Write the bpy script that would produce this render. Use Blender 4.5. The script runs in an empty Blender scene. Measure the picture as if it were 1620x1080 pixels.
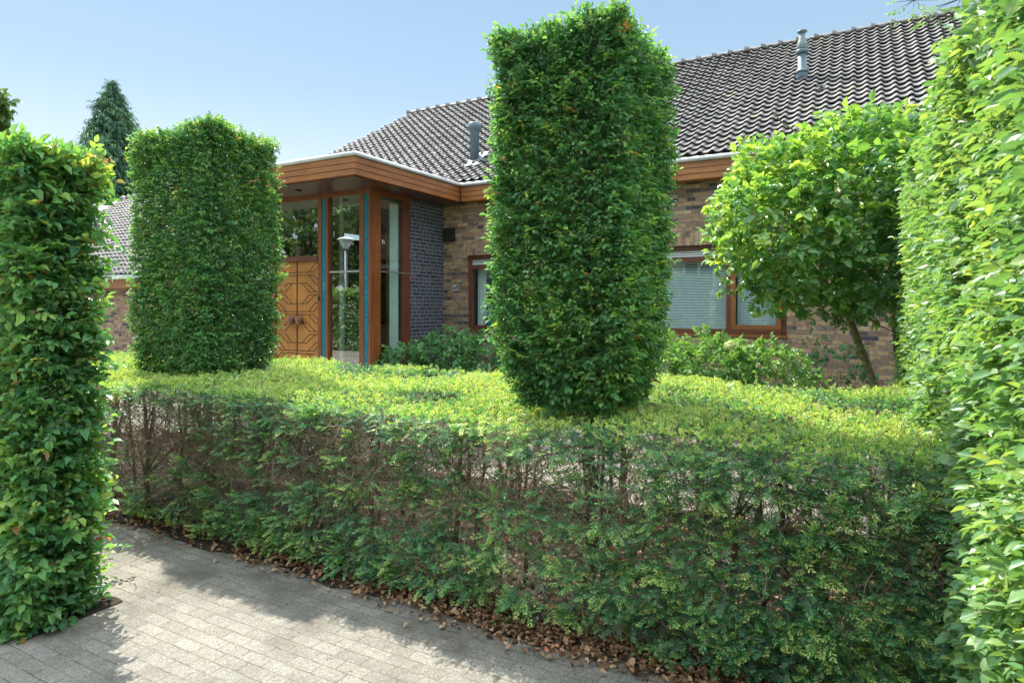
import bpy, math, random
import numpy as np
from mathutils import Vector, Matrix

R = math.radians
rng = np.random.default_rng(7)
random.seed(7)
sc = bpy.context.scene
C = sc.collection

# ------------------------------------------------------------------ camera, sky, sun
cam_d = bpy.data.cameras.new("camera")
cam = bpy.data.objects.new("camera", cam_d)
C.objects.link(cam)
cam.location = (0, 0, 1.6)
cam.rotation_euler = (R(90), 0, R(28.81))
cam_d.lens = 22.2
cam_d.sensor_width = 36
cam_d.shift_y = -0.034
cam_d.clip_start = 0.05
cam_d.clip_end = 3000
cam_d.dof.use_dof = True
cam_d.dof.focus_distance = 5.5
cam_d.dof.aperture_fstop = 8.0
sc.camera = cam

SUN_EL = 52.0
SUN_AZ = math.atan2(-0.906, 0.423)
world = bpy.data.worlds.new("World")
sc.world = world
world.use_nodes = True
wn = world.node_tree
wn.nodes.clear()
sky = wn.nodes.new("ShaderNodeTexSky")
sky.sky_type = 'NISHITA'
sky.sun_disc = False
sky.sun_elevation = R(SUN_EL)
sky.sun_rotation = SUN_AZ
sky.air_density = 1.0
sky.dust_density = 0.4
sky.ozone_density = 2.0
bg = wn.nodes.new("ShaderNodeBackground")
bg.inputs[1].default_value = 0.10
wo = wn.nodes.new("ShaderNodeOutputWorld")
# added gradient: evens out the sky, brightened above the view to fill the shadows
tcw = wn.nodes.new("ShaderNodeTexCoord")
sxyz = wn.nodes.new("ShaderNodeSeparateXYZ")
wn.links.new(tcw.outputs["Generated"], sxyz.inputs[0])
fill_ramp = wn.nodes.new("ShaderNodeValToRGB")
he = fill_ramp.color_ramp.elements
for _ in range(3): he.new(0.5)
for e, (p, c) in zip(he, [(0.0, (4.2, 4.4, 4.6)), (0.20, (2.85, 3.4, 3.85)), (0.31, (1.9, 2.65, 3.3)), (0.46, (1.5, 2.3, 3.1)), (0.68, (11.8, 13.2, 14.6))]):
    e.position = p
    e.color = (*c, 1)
wn.links.new(sxyz.outputs[2], fill_ramp.inputs[0])
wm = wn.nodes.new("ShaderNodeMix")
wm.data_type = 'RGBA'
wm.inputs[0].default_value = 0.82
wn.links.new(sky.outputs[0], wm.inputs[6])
wn.links.new(fill_ramp.outputs[0], wm.inputs[7])
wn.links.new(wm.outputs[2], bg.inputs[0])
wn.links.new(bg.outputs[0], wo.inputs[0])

sun_d = bpy.data.lights.new("sun", 'SUN')
sun_d.energy = 3.7
sun_d.angle = R(0.5)
sun_d.color = (1.0, 0.95, 0.86)
sun = bpy.data.objects.new("sun", sun_d)
C.objects.link(sun)
ce = math.cos(R(SUN_EL))
sdir = Vector((math.sin(SUN_AZ) * ce, math.cos(SUN_AZ) * ce, math.sin(R(SUN_EL))))
sun.rotation_euler = sdir.to_track_quat('Z', 'Y').to_euler()

sc.view_settings.view_transform = 'Standard'
sc.view_settings.look = 'None'
sc.view_settings.exposure = 1.36
sc.view_settings.gamma = 1
sc.cycles.max_bounces = 8
sc.cycles.transparent_max_bounces = 24
sc.cycles.diffuse_bounces = 6

# ------------------------------------------------------------------ materials
def mat(name):
    m = bpy.data.materials.new(name)
    m.use_nodes = True
    nt = m.node_tree
    nt.nodes.clear()
    out = nt.nodes.new("ShaderNodeOutputMaterial")
    return m, nt, out

def nd(nt, t, **kw):
    n = nt.nodes.new(t)
    for k, v in kw.items():
        setattr(n, k, v)
    return n

def ramp(nt, stops, interp='LINEAR'):
    r = nt.nodes.new("ShaderNodeValToRGB")
    r.color_ramp.interpolation = interp
    el = r.color_ramp.elements
    while len(el) < len(stops):
        el.new(0.5)
    for e, (p, c) in zip(el, stops):
        e.position = p
        e.color = (c[0], c[1], c[2], 1)
    return r

def noise(nt, vec, scale, detail=4, rough=0.55, dist=0):
    n = nt.nodes.new("ShaderNodeTexNoise")
    n.inputs["Scale"].default_value = scale
    n.inputs["Detail"].default_value = detail
    n.inputs["Roughness"].default_value = rough
    n.inputs["Distortion"].default_value = dist
    if vec is not None:
        nt.links.new(vec, n.inputs["Vector"])
    return n

def mixc(nt, a, b, fac, mode='MIX'):
    m = nt.nodes.new("ShaderNodeMix")
    m.data_type = 'RGBA'
    m.blend_type = mode
    for sock, v in ((m.inputs[0], fac), (m.inputs[6], a), (m.inputs[7], b)):
        if hasattr(v, 'is_output') or isinstance(v, bpy.types.NodeSocket):
            nt.links.new(v, sock)
        elif isinstance(v, (tuple, list)):
            sock.default_value = (v[0], v[1], v[2], 1)
        else:
            sock.default_value = v
    return m.outputs[2]

def mth(nt, op, a, b=None, c=None):
    m = nt.nodes.new("ShaderNodeMath")
    m.operation = op
    for i, v in enumerate((a, b, c)):
        if v is None:
            continue
        if isinstance(v, bpy.types.NodeSocket):
            nt.links.new(v, m.inputs[i])
        else:
            m.inputs[i].default_value = v
    return m.outputs[0]

def geo_pos(nt):
    return nt.nodes.new("ShaderNodeNewGeometry").outputs["Position"]

def plane_vec(nt, plane, jitter=0.0):
    """texture coordinates lying in a wall plane: 'xz', 'yz', 'zx' or 'xy'"""
    p = geo_pos(nt)
    if jitter:
        n = noise(nt, p, 9, 2)
        v = nd(nt, "ShaderNodeVectorMath", operation='MULTIPLY_ADD')
        nt.links.new(n.outputs["Color"], v.inputs[0])
        v.inputs[1].default_value = (jitter,) * 3
        nt.links.new(p, v.inputs[2])
        p = v.outputs[0]
    s = nt.nodes.new("ShaderNodeSeparateXYZ")
    nt.links.new(p, s.inputs[0])
    c = nt.nodes.new("ShaderNodeCombineXYZ")
    ax = {'x': 0, 'y': 1, 'z': 2}
    nt.links.new(s.outputs[ax[plane[0]]], c.inputs[0])
    nt.links.new(s.outputs[ax[plane[1]]], c.inputs[1])
    return c.outputs[0]

def bump(nt, h, strength, dist):
    b = nt.nodes.new("ShaderNodeBump")
    b.inputs["Strength"].default_value = strength
    b.inputs["Distance"].default_value = dist
    nt.links.new(h, b.inputs["Height"])
    return b.outputs[0]

def princ(nt, out, color=None, rough=0.6, normal=None, spec=0.5, metal=0, coat=0):
    b = nt.nodes.new("ShaderNodeBsdfPrincipled")
    if isinstance(color, bpy.types.NodeSocket):
        nt.links.new(color, b.inputs["Base Color"])
    elif color is not None:
        b.inputs["Base Color"].default_value = (*color, 1)
    if isinstance(rough, bpy.types.NodeSocket):
        nt.links.new(rough, b.inputs["Roughness"])
    else:
        b.inputs["Roughness"].default_value = rough
    b.inputs["Specular IOR Level"].default_value = spec
    b.inputs["Metallic"].default_value = metal
    b.inputs["Coat Weight"].default_value = coat
    if normal is not None:
        nt.links.new(normal, b.inputs["Normal"])
    if out is not None:
        nt.links.new(b.outputs[0], out.inputs[0])
    return b

def m_brick(name, plane, stops, mortar, bw=0.222, rh=0.0615, ms=0.0055, offs=0.5, jit=0.012, rough=0.8):
    m, nt, out = mat(name)
    v = plane_vec(nt, plane, jit)
    b = nt.nodes.new("ShaderNodeTexBrick")
    b.offset = offs
    b.offset_frequency = 2
    b.squash = 0.55
    b.squash_frequency = 3
    b.inputs["Color1"].default_value = (0, 0, 0, 1)
    b.inputs["Color2"].default_value = (1, 1, 1, 1)
    b.inputs["Mortar"].default_value = (0.5, 0.5, 0.5, 1)
    b.inputs["Scale"].default_value = 1
    b.inputs["Mortar Size"].default_value = ms
    b.inputs["Mortar Smooth"].default_value = 0.3
    b.inputs["Brick Width"].default_value = bw
    b.inputs["Row Height"].default_value = rh
    nt.links.new(v, b.inputs["Vector"])
    rp = ramp(nt, stops)
    nt.links.new(b.outputs["Color"], rp.inputs[0])
    p = geo_pos(nt)
    n1 = noise(nt, p, 14, 5, 0.6, 0.6)
    n2 = noise(nt, p, 120, 3, 0.6)
    burnt = ramp(nt, [(0.50, (1, 1, 1)), (0.62, (0.50, 0.46, 0.47))])
    nt.links.new(n1.outputs[0], burnt.inputs[0])
    c = mixc(nt, rp.outputs[0], burnt.outputs[0], 0.8, 'MULTIPLY')
    g = ramp(nt, [(0.3, (0.75, 0.75, 0.75)), (0.7, (1.2, 1.2, 1.2))])
    nt.links.new(n2.outputs[0], g.inputs[0])
    c = mixc(nt, c, g.outputs[0], 0.7, 'MULTIPLY')
    c = mixc(nt, c, mortar, b.outputs["Fac"])
    h = mth(nt, 'SUBTRACT', mth(nt, 'MULTIPLY', n2.outputs[0], 0.25), b.outputs["Fac"])
    h = mth(nt, 'ADD', h, mth(nt, 'MULTIPLY', n1.outputs[0], 0.5))
    princ(nt, out, c, rough, bump(nt, h, 0.9, 0.008))
    return m

BR = [(0.0, (0.07, 0.06, 0.07)), (0.12, (0.20, 0.13, 0.10)), (0.28, (0.42, 0.24, 0.13)), (0.45, (0.54, 0.36, 0.185)),
      (0.6, (0.36, 0.19, 0.13)), (0.75, (0.58, 0.40, 0.22)), (0.88, (0.28, 0.18, 0.13)), (1.0, (0.48, 0.31, 0.17))]
M = {}
M['brick_front'] = m_brick('mixed brown brick', 'xz', BR, (0.24, 0.235, 0.21))
M['brick_side'] = m_brick('mixed brown brick side', 'yz', BR, (0.24, 0.235, 0.21))
M['brick_soldier'] = m_brick('soldier course brick', 'zx', BR, (0.24, 0.235, 0.21), bw=0.5, rh=0.0615)
GB = [(0, (0.050, 0.055, 0.080)), (0.5, (0.075, 0.078, 0.105)), (0.85, (0.10, 0.098, 0.12)), (1, (0.14, 0.11, 0.13))]
M['brick_grey'] = m_brick('anthracite brick', 'yz', GB, (0.34, 0.355, 0.37), bw=0.20, rh=0.0615, ms=0.006, jit=0.003, rough=0.6)

def m_wood(name, c1, c2, grain='x', rough=0.4, coat=0.3, scale=3.0):
    m, nt, out = mat(name)
    p = geo_pos(nt)
    mp = nt.nodes.new("ShaderNodeMapping")
    s = {'x': (0.6, 9, 14), 'y': (9, 0.6, 14), 'z': (14, 9, 0.6)}[grain]
    mp.inputs["Scale"].default_value = s
    nt.links.new(p, mp.inputs[0])
    n = noise(nt, mp.outputs[0], scale, 5, 0.6, 0.8)
    n2 = noise(nt, p, 2.2, 3)
    r = ramp(nt, [(0.3, c1), (0.7, c2)])
    nt.links.new(n.outputs[0], r.inputs[0])
    g = ramp(nt, [(0.3, (0.8, 0.78, 0.76)), (0.7, (1.15, 1.12, 1.1))])
    nt.links.new(n2.outputs[0], g.inputs[0])
    c = mixc(nt, r.outputs[0], g.outputs[0], 1.0, 'MULTIPLY')
    princ(nt, out, c, rough, bump(nt, n.outputs[0], 0.15, 0.002), coat=coat)
    return m

M['fascia_wood'] = m_wood('varnished cedar fascia', (0.30, 0.105, 0.030), (0.47, 0.19, 0.055), 'x', 0.42, 0.15)
M['fascia_wood_shaded'] = m_wood('varnished cedar fascia shaded side', (0.26, 0.090, 0.030), (0.41, 0.16, 0.052), 'y', 0.42, 0.15)  # same cedar with grain along y, side's shade put into a darker colour
M['door_wood'] = m_wood('oiled teak door', (0.38, 0.145, 0.030), (0.58, 0.26, 0.055), 'z', 0.38, 0.15)
M['post_wood'] = m_wood('red brown hardwood post', (0.19, 0.055, 0.018), (0.34, 0.11, 0.032), 'z', 0.35, 0.25)
M['frame_wood'] = m_wood('dark red window frame', (0.13, 0.040, 0.024), (0.20, 0.065, 0.035), 'x', 0.35, 0.2)
M['frame_brown'] = m_wood('warm brown casement frame', (0.24, 0.085, 0.03), (0.35, 0.13, 0.05), 'x', 0.35, 0.2)
M['groove'] = m_wood('dark groove', (0.05, 0.018, 0.008), (0.085, 0.03, 0.014), 'z', 0.5, 0)
M['knob'] = m_wood('dark mahogany knob', (0.16, 0.045, 0.02), (0.24, 0.075, 0.035), 'z', 0.25, 0.5)
M['panel_wood'] = m_wood('pale pine panelling', (0.55, 0.36, 0.16), (0.72, 0.50, 0.25), 'z', 0.5, 0)

def m_soffit():
    m, nt, out = mat('plank soffit')
    v = plane_vec(nt, 'xy')
    s = nt.nodes.new("ShaderNodeSeparateXYZ")
    nt.links.new(v, s.inputs[0])
    f = mth(nt, 'FRACT', mth(nt, 'MULTIPLY', s.outputs[0], 11.0))
    g = mth(nt, 'LESS_THAN', f, 0.10)
    n = noise(nt, v, 4, 4)
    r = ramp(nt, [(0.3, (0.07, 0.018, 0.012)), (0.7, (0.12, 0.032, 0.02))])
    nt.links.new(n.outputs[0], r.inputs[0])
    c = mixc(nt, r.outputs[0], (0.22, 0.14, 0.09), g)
    princ(nt, out, c, 0.3, bump(nt, g, 0.3, 0.003), coat=0.1)
    return m
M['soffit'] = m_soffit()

def m_plain(name, col, rough=0.5, metal=0, var=0.15, scale=8, spec=0.5, coat=0, bmp=0.0):
    m, nt, out = mat(name)
    n = noise(nt, geo_pos(nt), scale, 4)
    r = ramp(nt, [(0.3, tuple(c * (1 - var) for c in col)), (0.7, tuple(min(1, c * (1 + var)) for c in col))])
    nt.links.new(n.outputs[0], r.inputs[0])
    nb = bump(nt, n.outputs[0], bmp, 0.004) if bmp else None
    princ(nt, out, r.outputs[0], rough, nb, spec, metal, coat)
    return m
M['gutter'] = m_plain('pale zinc gutter', (0.74, 0.75, 0.75), 0.45, 0.2, 0.12, 5)
M['zinc'] = m_plain('grey roof bitumen', (0.22, 0.22, 0.22), 0.8)
M['pipe'] = m_plain('blue grey plastic pipe', (0.12, 0.17, 0.20), 0.45, 0, 0.15, 12)
M['pipe_pale'] = m_plain('weathered pale grey pipe', (0.20, 0.255, 0.26), 0.5, 0, 0.15, 12)
M['black'] = m_plain('black grille', (0.02, 0.02, 0.022), 0.4)
M['white'] = m_plain('white paint', (0.78, 0.79, 0.79), 0.4, 0, 0.05)
M['enamel'] = m_plain('white enamel tile', (0.80, 0.81, 0.80), 0.15, 0, 0.03)
M['ink'] = m_plain('dark ink', (0.02, 0.025, 0.05), 0.4)
M['steel'] = m_plain('brushed steel bar', (0.62, 0.63, 0.64), 0.3, 0.9, 0.08)
M['curtain'] = m_plain('pale green curtain', (0.80, 0.86, 0.80), 0.8, 0, 0.06, 3)
M['plaster'] = m_plain('cream plaster', (0.62, 0.60, 0.52), 0.8, 0, 0.05, 3)
M['dark_room'] = m_plain('dim room wall', (0.10, 0.11, 0.12), 0.8, 0, 0.2, 2)
M['hall_floor'] = m_plain('slate hall floor', (0.14, 0.14, 0.15), 0.3, 0, 0.2, 3)
M['bark'] = m_plain('grey bark', (0.16, 0.125, 0.09), 0.9, 0, 0.5, 40, bmp=0.8)
M['bark_moss'] = m_plain('mossy bark', (0.17, 0.15, 0.065), 0.9, 0, 0.5, 30, bmp=0.8)
M['bark_dark'] = m_plain('dark bark', (0.055, 0.048, 0.036), 0.9, 0, 0.5, 30, bmp=0.8)
M['yew_bark'] = m_plain('reddish yew bark', (0.17, 0.115, 0.078), 0.9, 0, 0.5, 60, bmp=0.8)
M['twig'] = m_plain('brown twig', (0.24, 0.165, 0.105), 0.85, 0, 0.45, 25)
M['twig_grey'] = m_plain('dry grey twig', (0.27, 0.195, 0.130), 0.85, 0, 0.45, 9)
M['lamp_grey'] = m_plain('galvanised lamp post', (0.22, 0.25, 0.28), 0.5, 0.4)
M['teal_cloth'] = m_plain('teal glaze', (0.05, 0.35, 0.42), 0.3)
M['skin_glaze'] = m_plain('cream glaze', (0.65, 0.55, 0.42), 0.3)

def m_glass(name, ior=4.0, tint=(0.80, 0.88, 0.86)):
    m, nt, out = mat(name)
    fr = nt.nodes.new("ShaderNodeFresnel")
    fr.inputs[0].default_value = ior
    n = noise(nt, geo_pos(nt), 0.9, 1)
    nb = bump(nt, n.outputs[0], 0.05, 0.02)
    g = nt.nodes.new("ShaderNodeBsdfGlossy")
    g.inputs["Roughness"].default_value = 0.0
    g.inputs["Color"].default_value = (0.95, 0.97, 0.97, 1)
    nt.links.new(nb, g.inputs["Normal"])
    t = nt.nodes.new("ShaderNodeBsdfTransparent")
    t.inputs[0].default_value = (*tint, 1)
    mx = nt.nodes.new("ShaderNodeMixShader")
    gb = nt.nodes.new("ShaderNodeNewGeometry")
    nt.links.new(mth(nt, 'MULTIPLY', fr.outputs[0], mth(nt, 'SUBTRACT', 1.0, gb.outputs["Backfacing"])), mx.inputs[0])
    nt.links.new(t.outputs[0], mx.inputs[1])
    nt.links.new(g.outputs[0], mx.inputs[2])
    nt.links.new(mx.outputs[0], out.inputs[0])
    return m
M['glass'] = m_glass('window glass')
M['glass_dark'] = m_glass('tinted window glass', 2.0, (0.86, 0.92, 0.91))

def m_teal():
    m, nt, out = mat('teal leaded glass')
    p = geo_pos(nt)
    v = nt.nodes.new("ShaderNodeTexVoronoi")
    v.inputs["Scale"].default_value = 45
    nt.links.new(p, v.inputs["Vector"])
    n = noise(nt, p, 2.0, 3)
    r = ramp(nt, [(0.0, (0.0, 0.10, 0.15)), (0.5, (0.0, 0.17, 0.24)), (0.9, (0.01, 0.25, 0.31)), (1.0, (0.20, 0.50, 0.55))])
    nt.links.new(v.outputs["Color"], r.inputs[0])
    princ(nt, out, r.outputs[0], 0.12, bump(nt, v.outputs["Distance"], 0.5, 0.01), coat=0.5)
    return m
M['teal'] = m_teal()

def m_tile():
    m, nt, out = mat('weathered concrete roof tile')
    at = nt.nodes.new("ShaderNodeAttribute")
    at.attribute_name = 'tone'
    r = ramp(nt, [(0, (0.11, 0.10, 0.092)), (0.5, (0.155, 0.145, 0.135)), (0.9, (0.21, 0.197, 0.183)), (1, (0.26, 0.215, 0.15))])
    nt.links.new(at.outputs["Fac"], r.inputs[0])
    p = geo_pos(nt)
    n = noise(nt, p, 22, 5, 0.65)
    g = ramp(nt, [(0.32, (0.50, 0.50, 0.50)), (0.50, (1, 1, 1)), (0.72, (1.15, 1.13, 1.08))])
    nt.links.new(n.outputs[0], g.inputs[0])
    c = mixc(nt, r.outputs[0], g.outputs[0], 1.0, 'MULTIPLY')
    n3 = noise(nt, p, 6, 6, 0.75)
    li = ramp(nt, [(0.66, (0, 0, 0)), (0.72, (1, 1, 1))])
    nt.links.new(n3.outputs[0], li.inputs[0])
    c = mixc(nt, c, (0.20, 0.20, 0.12), mth(nt, 'MULTIPLY', li.outputs[0], 0.4))
    n4 = noise(nt, p, 150, 2)
    princ(nt, out, c, 0.62, bump(nt, n4.outputs[0], 0.3, 0.003))
    return m
M['tile'] = m_tile()

def m_paver():
    m, nt, out = mat('exposed aggregate concrete pavers')
    v = plane_vec(nt, 'xy', 0.010)
    b = nt.nodes.new("ShaderNodeTexBrick")
    b.inputs["Color1"].default_value = (0, 0, 0, 1)
    b.inputs["Color2"].default_value = (1, 1, 1, 1)
    b.inputs["Scale"].default_value = 1
    b.inputs["Mortar Size"].default_value = 0.0030
    b.inputs["Mortar Smooth"].default_value = 0.2
    b.inputs["Brick Width"].default_value = 0.150
    b.inputs["Row Height"].default_value = 0.074
    nt.links.new(v, b.inputs["Vector"])
    r = ramp(nt, [(0, (0.190, 0.177, 0.150)), (0.5, (0.215, 0.201, 0.172)), (1, (0.242, 0.227, 0.195))])
    nt.links.new(b.outputs["Color"], r.inputs[0])
    p = geo_pos(nt)
    sp = nt.nodes.new("ShaderNodeTexVoronoi")
    sp.inputs["Scale"].default_value = 190
    nt.links.new(p, sp.inputs["Vector"])
    spr = ramp(nt, [(0.0, (0.36, 0.37, 0.38)), (0.3, (0.78, 0.78, 0.78)), (0.75, (1.10, 1.09, 1.07)), (1.0, (1.9, 1.85, 1.75))])
    nt.links.new(sp.outputs["Color"], spr.inputs[0])
    c = mixc(nt, r.outputs[0], spr.outputs[0], 0.85, 'MULTIPLY')
    n = noise(nt, p, 2.2, 5, 0.62)
    st = ramp(nt, [(0.34, (0.66, 0.645, 0.62)), (0.50, (0.98, 0.98, 0.98)), (0.64, (1.16, 1.14, 1.10))])
    nt.links.new(n.outputs[0], st.inputs[0])
    c = mixc(nt, c, st.outputs[0], 1.0, 'MULTIPLY')
    # dirt in the joints, coming and going
    n5 = noise(nt, p, 5.5, 3)
    jm = ramp(nt, [(0.34, (0.25, 0.25, 0.25)), (0.55, (1, 1, 1))])
    nt.links.new(n5.outputs[0], jm.inputs[0])
    jc = ramp(nt, [(0.4, (0.085, 0.07, 0.052)), (0.6, (0.20, 0.155, 0.085))])
    nt.links.new(noise(nt, p, 14, 2).outputs[0], jc.inputs[0])
    c = mixc(nt, c, jc.outputs[0], mth(nt, 'MULTIPLY', mth(nt, 'MULTIPLY', b.outputs["Fac"], jm.outputs[0]), 0.9))
    h = mth(nt, 'SUBTRACT', mth(nt, 'MULTIPLY', sp.outputs["Distance"], 0.35), b.outputs["Fac"])
    h = mth(nt, 'ADD', h, mth(nt, 'MULTIPLY', b.outputs["Color"], 0.25))
    princ(nt, out, c, 0.85, bump(nt, h, 0.6, 0.004), spec=0.3)
    return m
M['paver'] = m_paver()

def m_ground(name, stops, scale, bd=0.02):
    m, nt, out = mat(name)
    p = geo_pos(nt)
    n = noise(nt, p, scale, 8, 0.7)
    r = ramp(nt, stops)
    nt.links.new(n.outputs[0], r.inputs[0])
    princ(nt, out, r.outputs[0], 0.95, bump(nt, n.outputs[0], 0.8, bd), spec=0.2)
    return m
M['lawn'] = m_ground('rough grass', [(0.3, (0.035, 0.06, 0.02)), (0.7, (0.08, 0.12, 0.035))], 9)
M['soil'] = m_ground('dark soil', [(0.3, (0.022, 0.017, 0.013)), (0.55, (0.055, 0.042, 0.032)), (0.75, (0.10, 0.072, 0.05))], 14)

def m_leaf(name, stops, transl=0.35, rough=0.45, veins=0.0, warm=(1.35, 1.25, 0.45), spec=0.4):
    m, nt, out = mat(name)
    at = nt.nodes.new("ShaderNodeAttribute")
    at.attribute_name = 'tone'
    r = ramp(nt, stops)
    nt.links.new(at.outputs["Fac"], r.inputs[0])
    c = r.outputs[0]
    nb = None
    lu = nt.nodes.new("ShaderNodeAttribute")
    lu.attribute_name = 'luv'
    s = nt.nodes.new("ShaderNodeSeparateXYZ")
    nt.links.new(lu.outputs["Vector"], s.inputs[0])
    ay = mth(nt, 'ABSOLUTE', s.outputs[1])
    if veins:
        w = mth(nt, 'SINE', mth(nt, 'MULTIPLY', mth(nt, 'SUBTRACT', s.outputs[0], mth(nt, 'MULTIPLY', ay, 0.8)), 62.0))
        nb = bump(nt, w, veins, 0.004)
        rib = mth(nt, 'LESS_THAN', ay, 0.02)
        c = mixc(nt, c, (0.22, 0.28, 0.10), mth(nt, 'MULTIPLY', rib, 0.5))
    b = princ(nt, None, c, rough, nb, spec)
    t = nt.nodes.new("ShaderNodeBsdfTranslucent")
    tc = mixc(nt, c, warm, 1.0, 'MULTIPLY')
    nt.links.new(tc, t.inputs[0])
    if nb is not None:
        nt.links.new(nb, t.inputs[1])
    mx = nt.nodes.new("ShaderNodeMixShader")
    mx.inputs[0].default_value = transl
    nt.links.new(b.outputs[0], mx.inputs[1])
    nt.links.new(t.outputs[0], mx.inputs[2])
    nt.links.new(mx.outputs[0], out.inputs[0])
    return m

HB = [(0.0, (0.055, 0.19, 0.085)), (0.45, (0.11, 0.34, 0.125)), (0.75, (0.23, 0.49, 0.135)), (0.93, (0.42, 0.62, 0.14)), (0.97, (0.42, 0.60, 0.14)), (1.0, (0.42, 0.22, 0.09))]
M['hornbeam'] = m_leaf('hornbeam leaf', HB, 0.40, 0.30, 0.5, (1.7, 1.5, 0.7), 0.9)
HR = [(0.0, (0.07, 0.20, 0.08)), (0.35, (0.14, 0.32, 0.11)), (0.7, (0.23, 0.40, 0.12)), (1.0, (0.40, 0.53, 0.13))]
M['hornbeam_light'] = m_leaf('young hornbeam leaf', HR, 0.40, 0.32, 0.3, (1.6, 1.45, 0.7), 0.8)
YW = [(0.0, (0.035, 0.12, 0.085)), (0.35, (0.08, 0.25, 0.14)), (0.6, (0.15, 0.42, 0.15)), (0.8, (0.33, 0.57, 0.16)), (1.0, (0.66, 0.74, 0.24))]
M['yew'] = m_leaf('yew needle', YW, 0.25, 0.4, 0, (1.6, 1.5, 0.6))
GL = [(0.0, (0.06, 0.20, 0.085)), (0.45, (0.14, 0.34, 0.10)), (0.75, (0.30, 0.52, 0.13)), (1.0, (0.52, 0.68, 0.17))]
M['glossy_leaf'] = m_leaf('glossy oval leaf', GL, 0.36, 0.24, 0.25, (1.7, 1.5, 0.6), 1.0)
HY = [(0.0, (0.06, 0.20, 0.08)), (0.5, (0.11, 0.31, 0.11)), (1.0, (0.24, 0.44, 0.13))]
M['shrub_leaf'] = m_leaf('shrub leaf', HY, 0.3, 0.28, 0.4, (1.4, 1.4, 0.6), 0.5)
CF = [(0.0, (0.04, 0.11, 0.07)), (0.6, (0.09, 0.20, 0.11)), (1.0, (0.18, 0.31, 0.14))]
M['conifer_leaf'] = m_leaf('conifer scale leaf', CF, 0.2, 0.6, 0, (1.2, 1.3, 0.6))
DT = [(0.0, (0.07, 0.13, 0.05)), (0.6, (0.13, 0.23, 0.08)), (1.0, (0.22, 0.34, 0.09))]
M['tree_leaf'] = m_leaf('tree leaf', DT, 0.3, 0.5, 0, (1.5, 1.4, 0.6))
LL = [(0.0, (0.10, 0.045, 0.028)), (0.4, (0.28, 0.14, 0.075)), (0.7, (0.46, 0.27, 0.15)), (0.9, (0.60, 0.42, 0.26)), (1.0, (0.55, 0.18, 0.07))]
M['dead_leaf'] = m_leaf('fallen brown leaf', LL, 0.15, 0.7, 0.3, (1.2, 1.0, 0.7))

# ------------------------------------------------------------------ mesh helpers
class MB:
    """collects shapes for one mesh object"""
    def __init__(self):
        self.v, self.f, self.mi = [], [], []
    def quad(self, pts, mi=0):
        n = len(self.v)
        self.v += [tuple(p) for p in pts]
        self.f.append(tuple(range(n, n + len(pts))))
        self.mi.append(mi)
    def box(self, x0, x1, y0, y1, z0, z1, mi=0):
        n = len(self.v)
        self.v += [(x0, y0, z0), (x1, y0, z0), (x1, y1, z0), (x0, y1, z0), (x0, y0, z1), (x1, y0, z1), (x1, y1, z1), (x0, y1, z1)]
        for q in ((3, 2, 1, 0), (4, 5, 6, 7), (0, 1, 5, 4), (1, 2, 6, 5), (2, 3, 7, 6), (3, 0, 4, 7)):
            self.f.append(tuple(n + i for i in q))
            self.mi.append(mi)
    def prism(self, pts, off, mi=0):
        """polygon pts extruded by vector off"""
        n = len(self.v)
        k = len(pts)
        self.v += [tuple(p) for p in pts] + [tuple(Vector(p) + Vector(off)) for p in pts]
        self.f.append(tuple(range(n, n + k)))
        self.f.append(tuple(range(n + 2 * k - 1, n + k - 1, -1)))
        self.mi += [mi, mi]
        for i in range(k):
            j = (i + 1) % k
            self.f.append((n + j, n + i, n + k + i, n + k + j))
            self.mi.append(mi)
    def tube(self, pts, rad, n=6, mi=0, cap=True):
        base = len(self.v)
        pts = [Vector(p) for p in pts]
        k = len(pts)
        if not hasattr(rad, '__len__'):
            rad = [rad] * k
        a = None
        for i, p in enumerate(pts):
            t = (pts[min(i + 1, k - 1)] - pts[max(i - 1, 0)])
            if t.length < 1e-9:
                t = Vector((0, 0, 1))
            t.normalize()
            if a is None:
                a = t.orthogonal().normalized()
            else:
                a = (a - t * a.dot(t))
                a = a.normalized() if a.length > 1e-6 else t.orthogonal().normalized()
            b = t.cross(a)
            for j in range(n):
                an = 2 * math.pi * j / n
                self.v.append(tuple(p + (a * math.cos(an) + b * math.sin(an)) * rad[i]))
        for i in range(k - 1):
            for j in range(n):
                q = base + i * n + j
                q2 = base + i * n + (j + 1) % n
                self.f.append((q, q2, q2 + n, q + n))
                self.mi.append(mi)
        if cap:
            self.f.append(tuple(base + j for j in range(n))[::-1])
            self.f.append(tuple(base + (k - 1) * n + j for j in range(n)))
            self.mi += [mi, mi]
    def lathe(self, c, prof, n=20, mi=0):
        self.tube([(c[0], c[1], c[2] + z) for r, z in prof], [r for r, z in prof], n, mi)
    def build(self, name, mats, parent=None, smooth=False):
        me = bpy.data.meshes.new(name)
        me.from_pydata(self.v, [], self.f)
        for m in (mats if isinstance(mats, (list, tuple)) else [mats]):
            me.materials.append(m)
        me.polygons.foreach_set('material_index', self.mi)
        if smooth:
            me.polygons.foreach_set('use_smooth', [True] * len(self.f))
        me.update()
        o = bpy.data.objects.new(name, me)
        C.objects.link(o)
        if parent is not None:
            o.parent = parent
            o.matrix_parent_inverse = Matrix.Translation(-Vector(parent.location)) if parent.parent is None else Matrix()
            if parent.parent is not None:
                o.matrix_parent_inverse = Matrix()
        return o

def tag(o, label=None, cat=None, group=None, kind=None):
    if label: o['label'] = label
    if cat: o['category'] = cat
    if group: o['group'] = group
    if kind: o['kind'] = kind
    return o

def thing(name, loc, label, cat, group=None):
    o = bpy.data.objects.new(name, None)
    C.objects.link(o)
    o.location = loc
    o.empty_display_size = 0.2
    return tag(o, label, cat, group)

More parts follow.
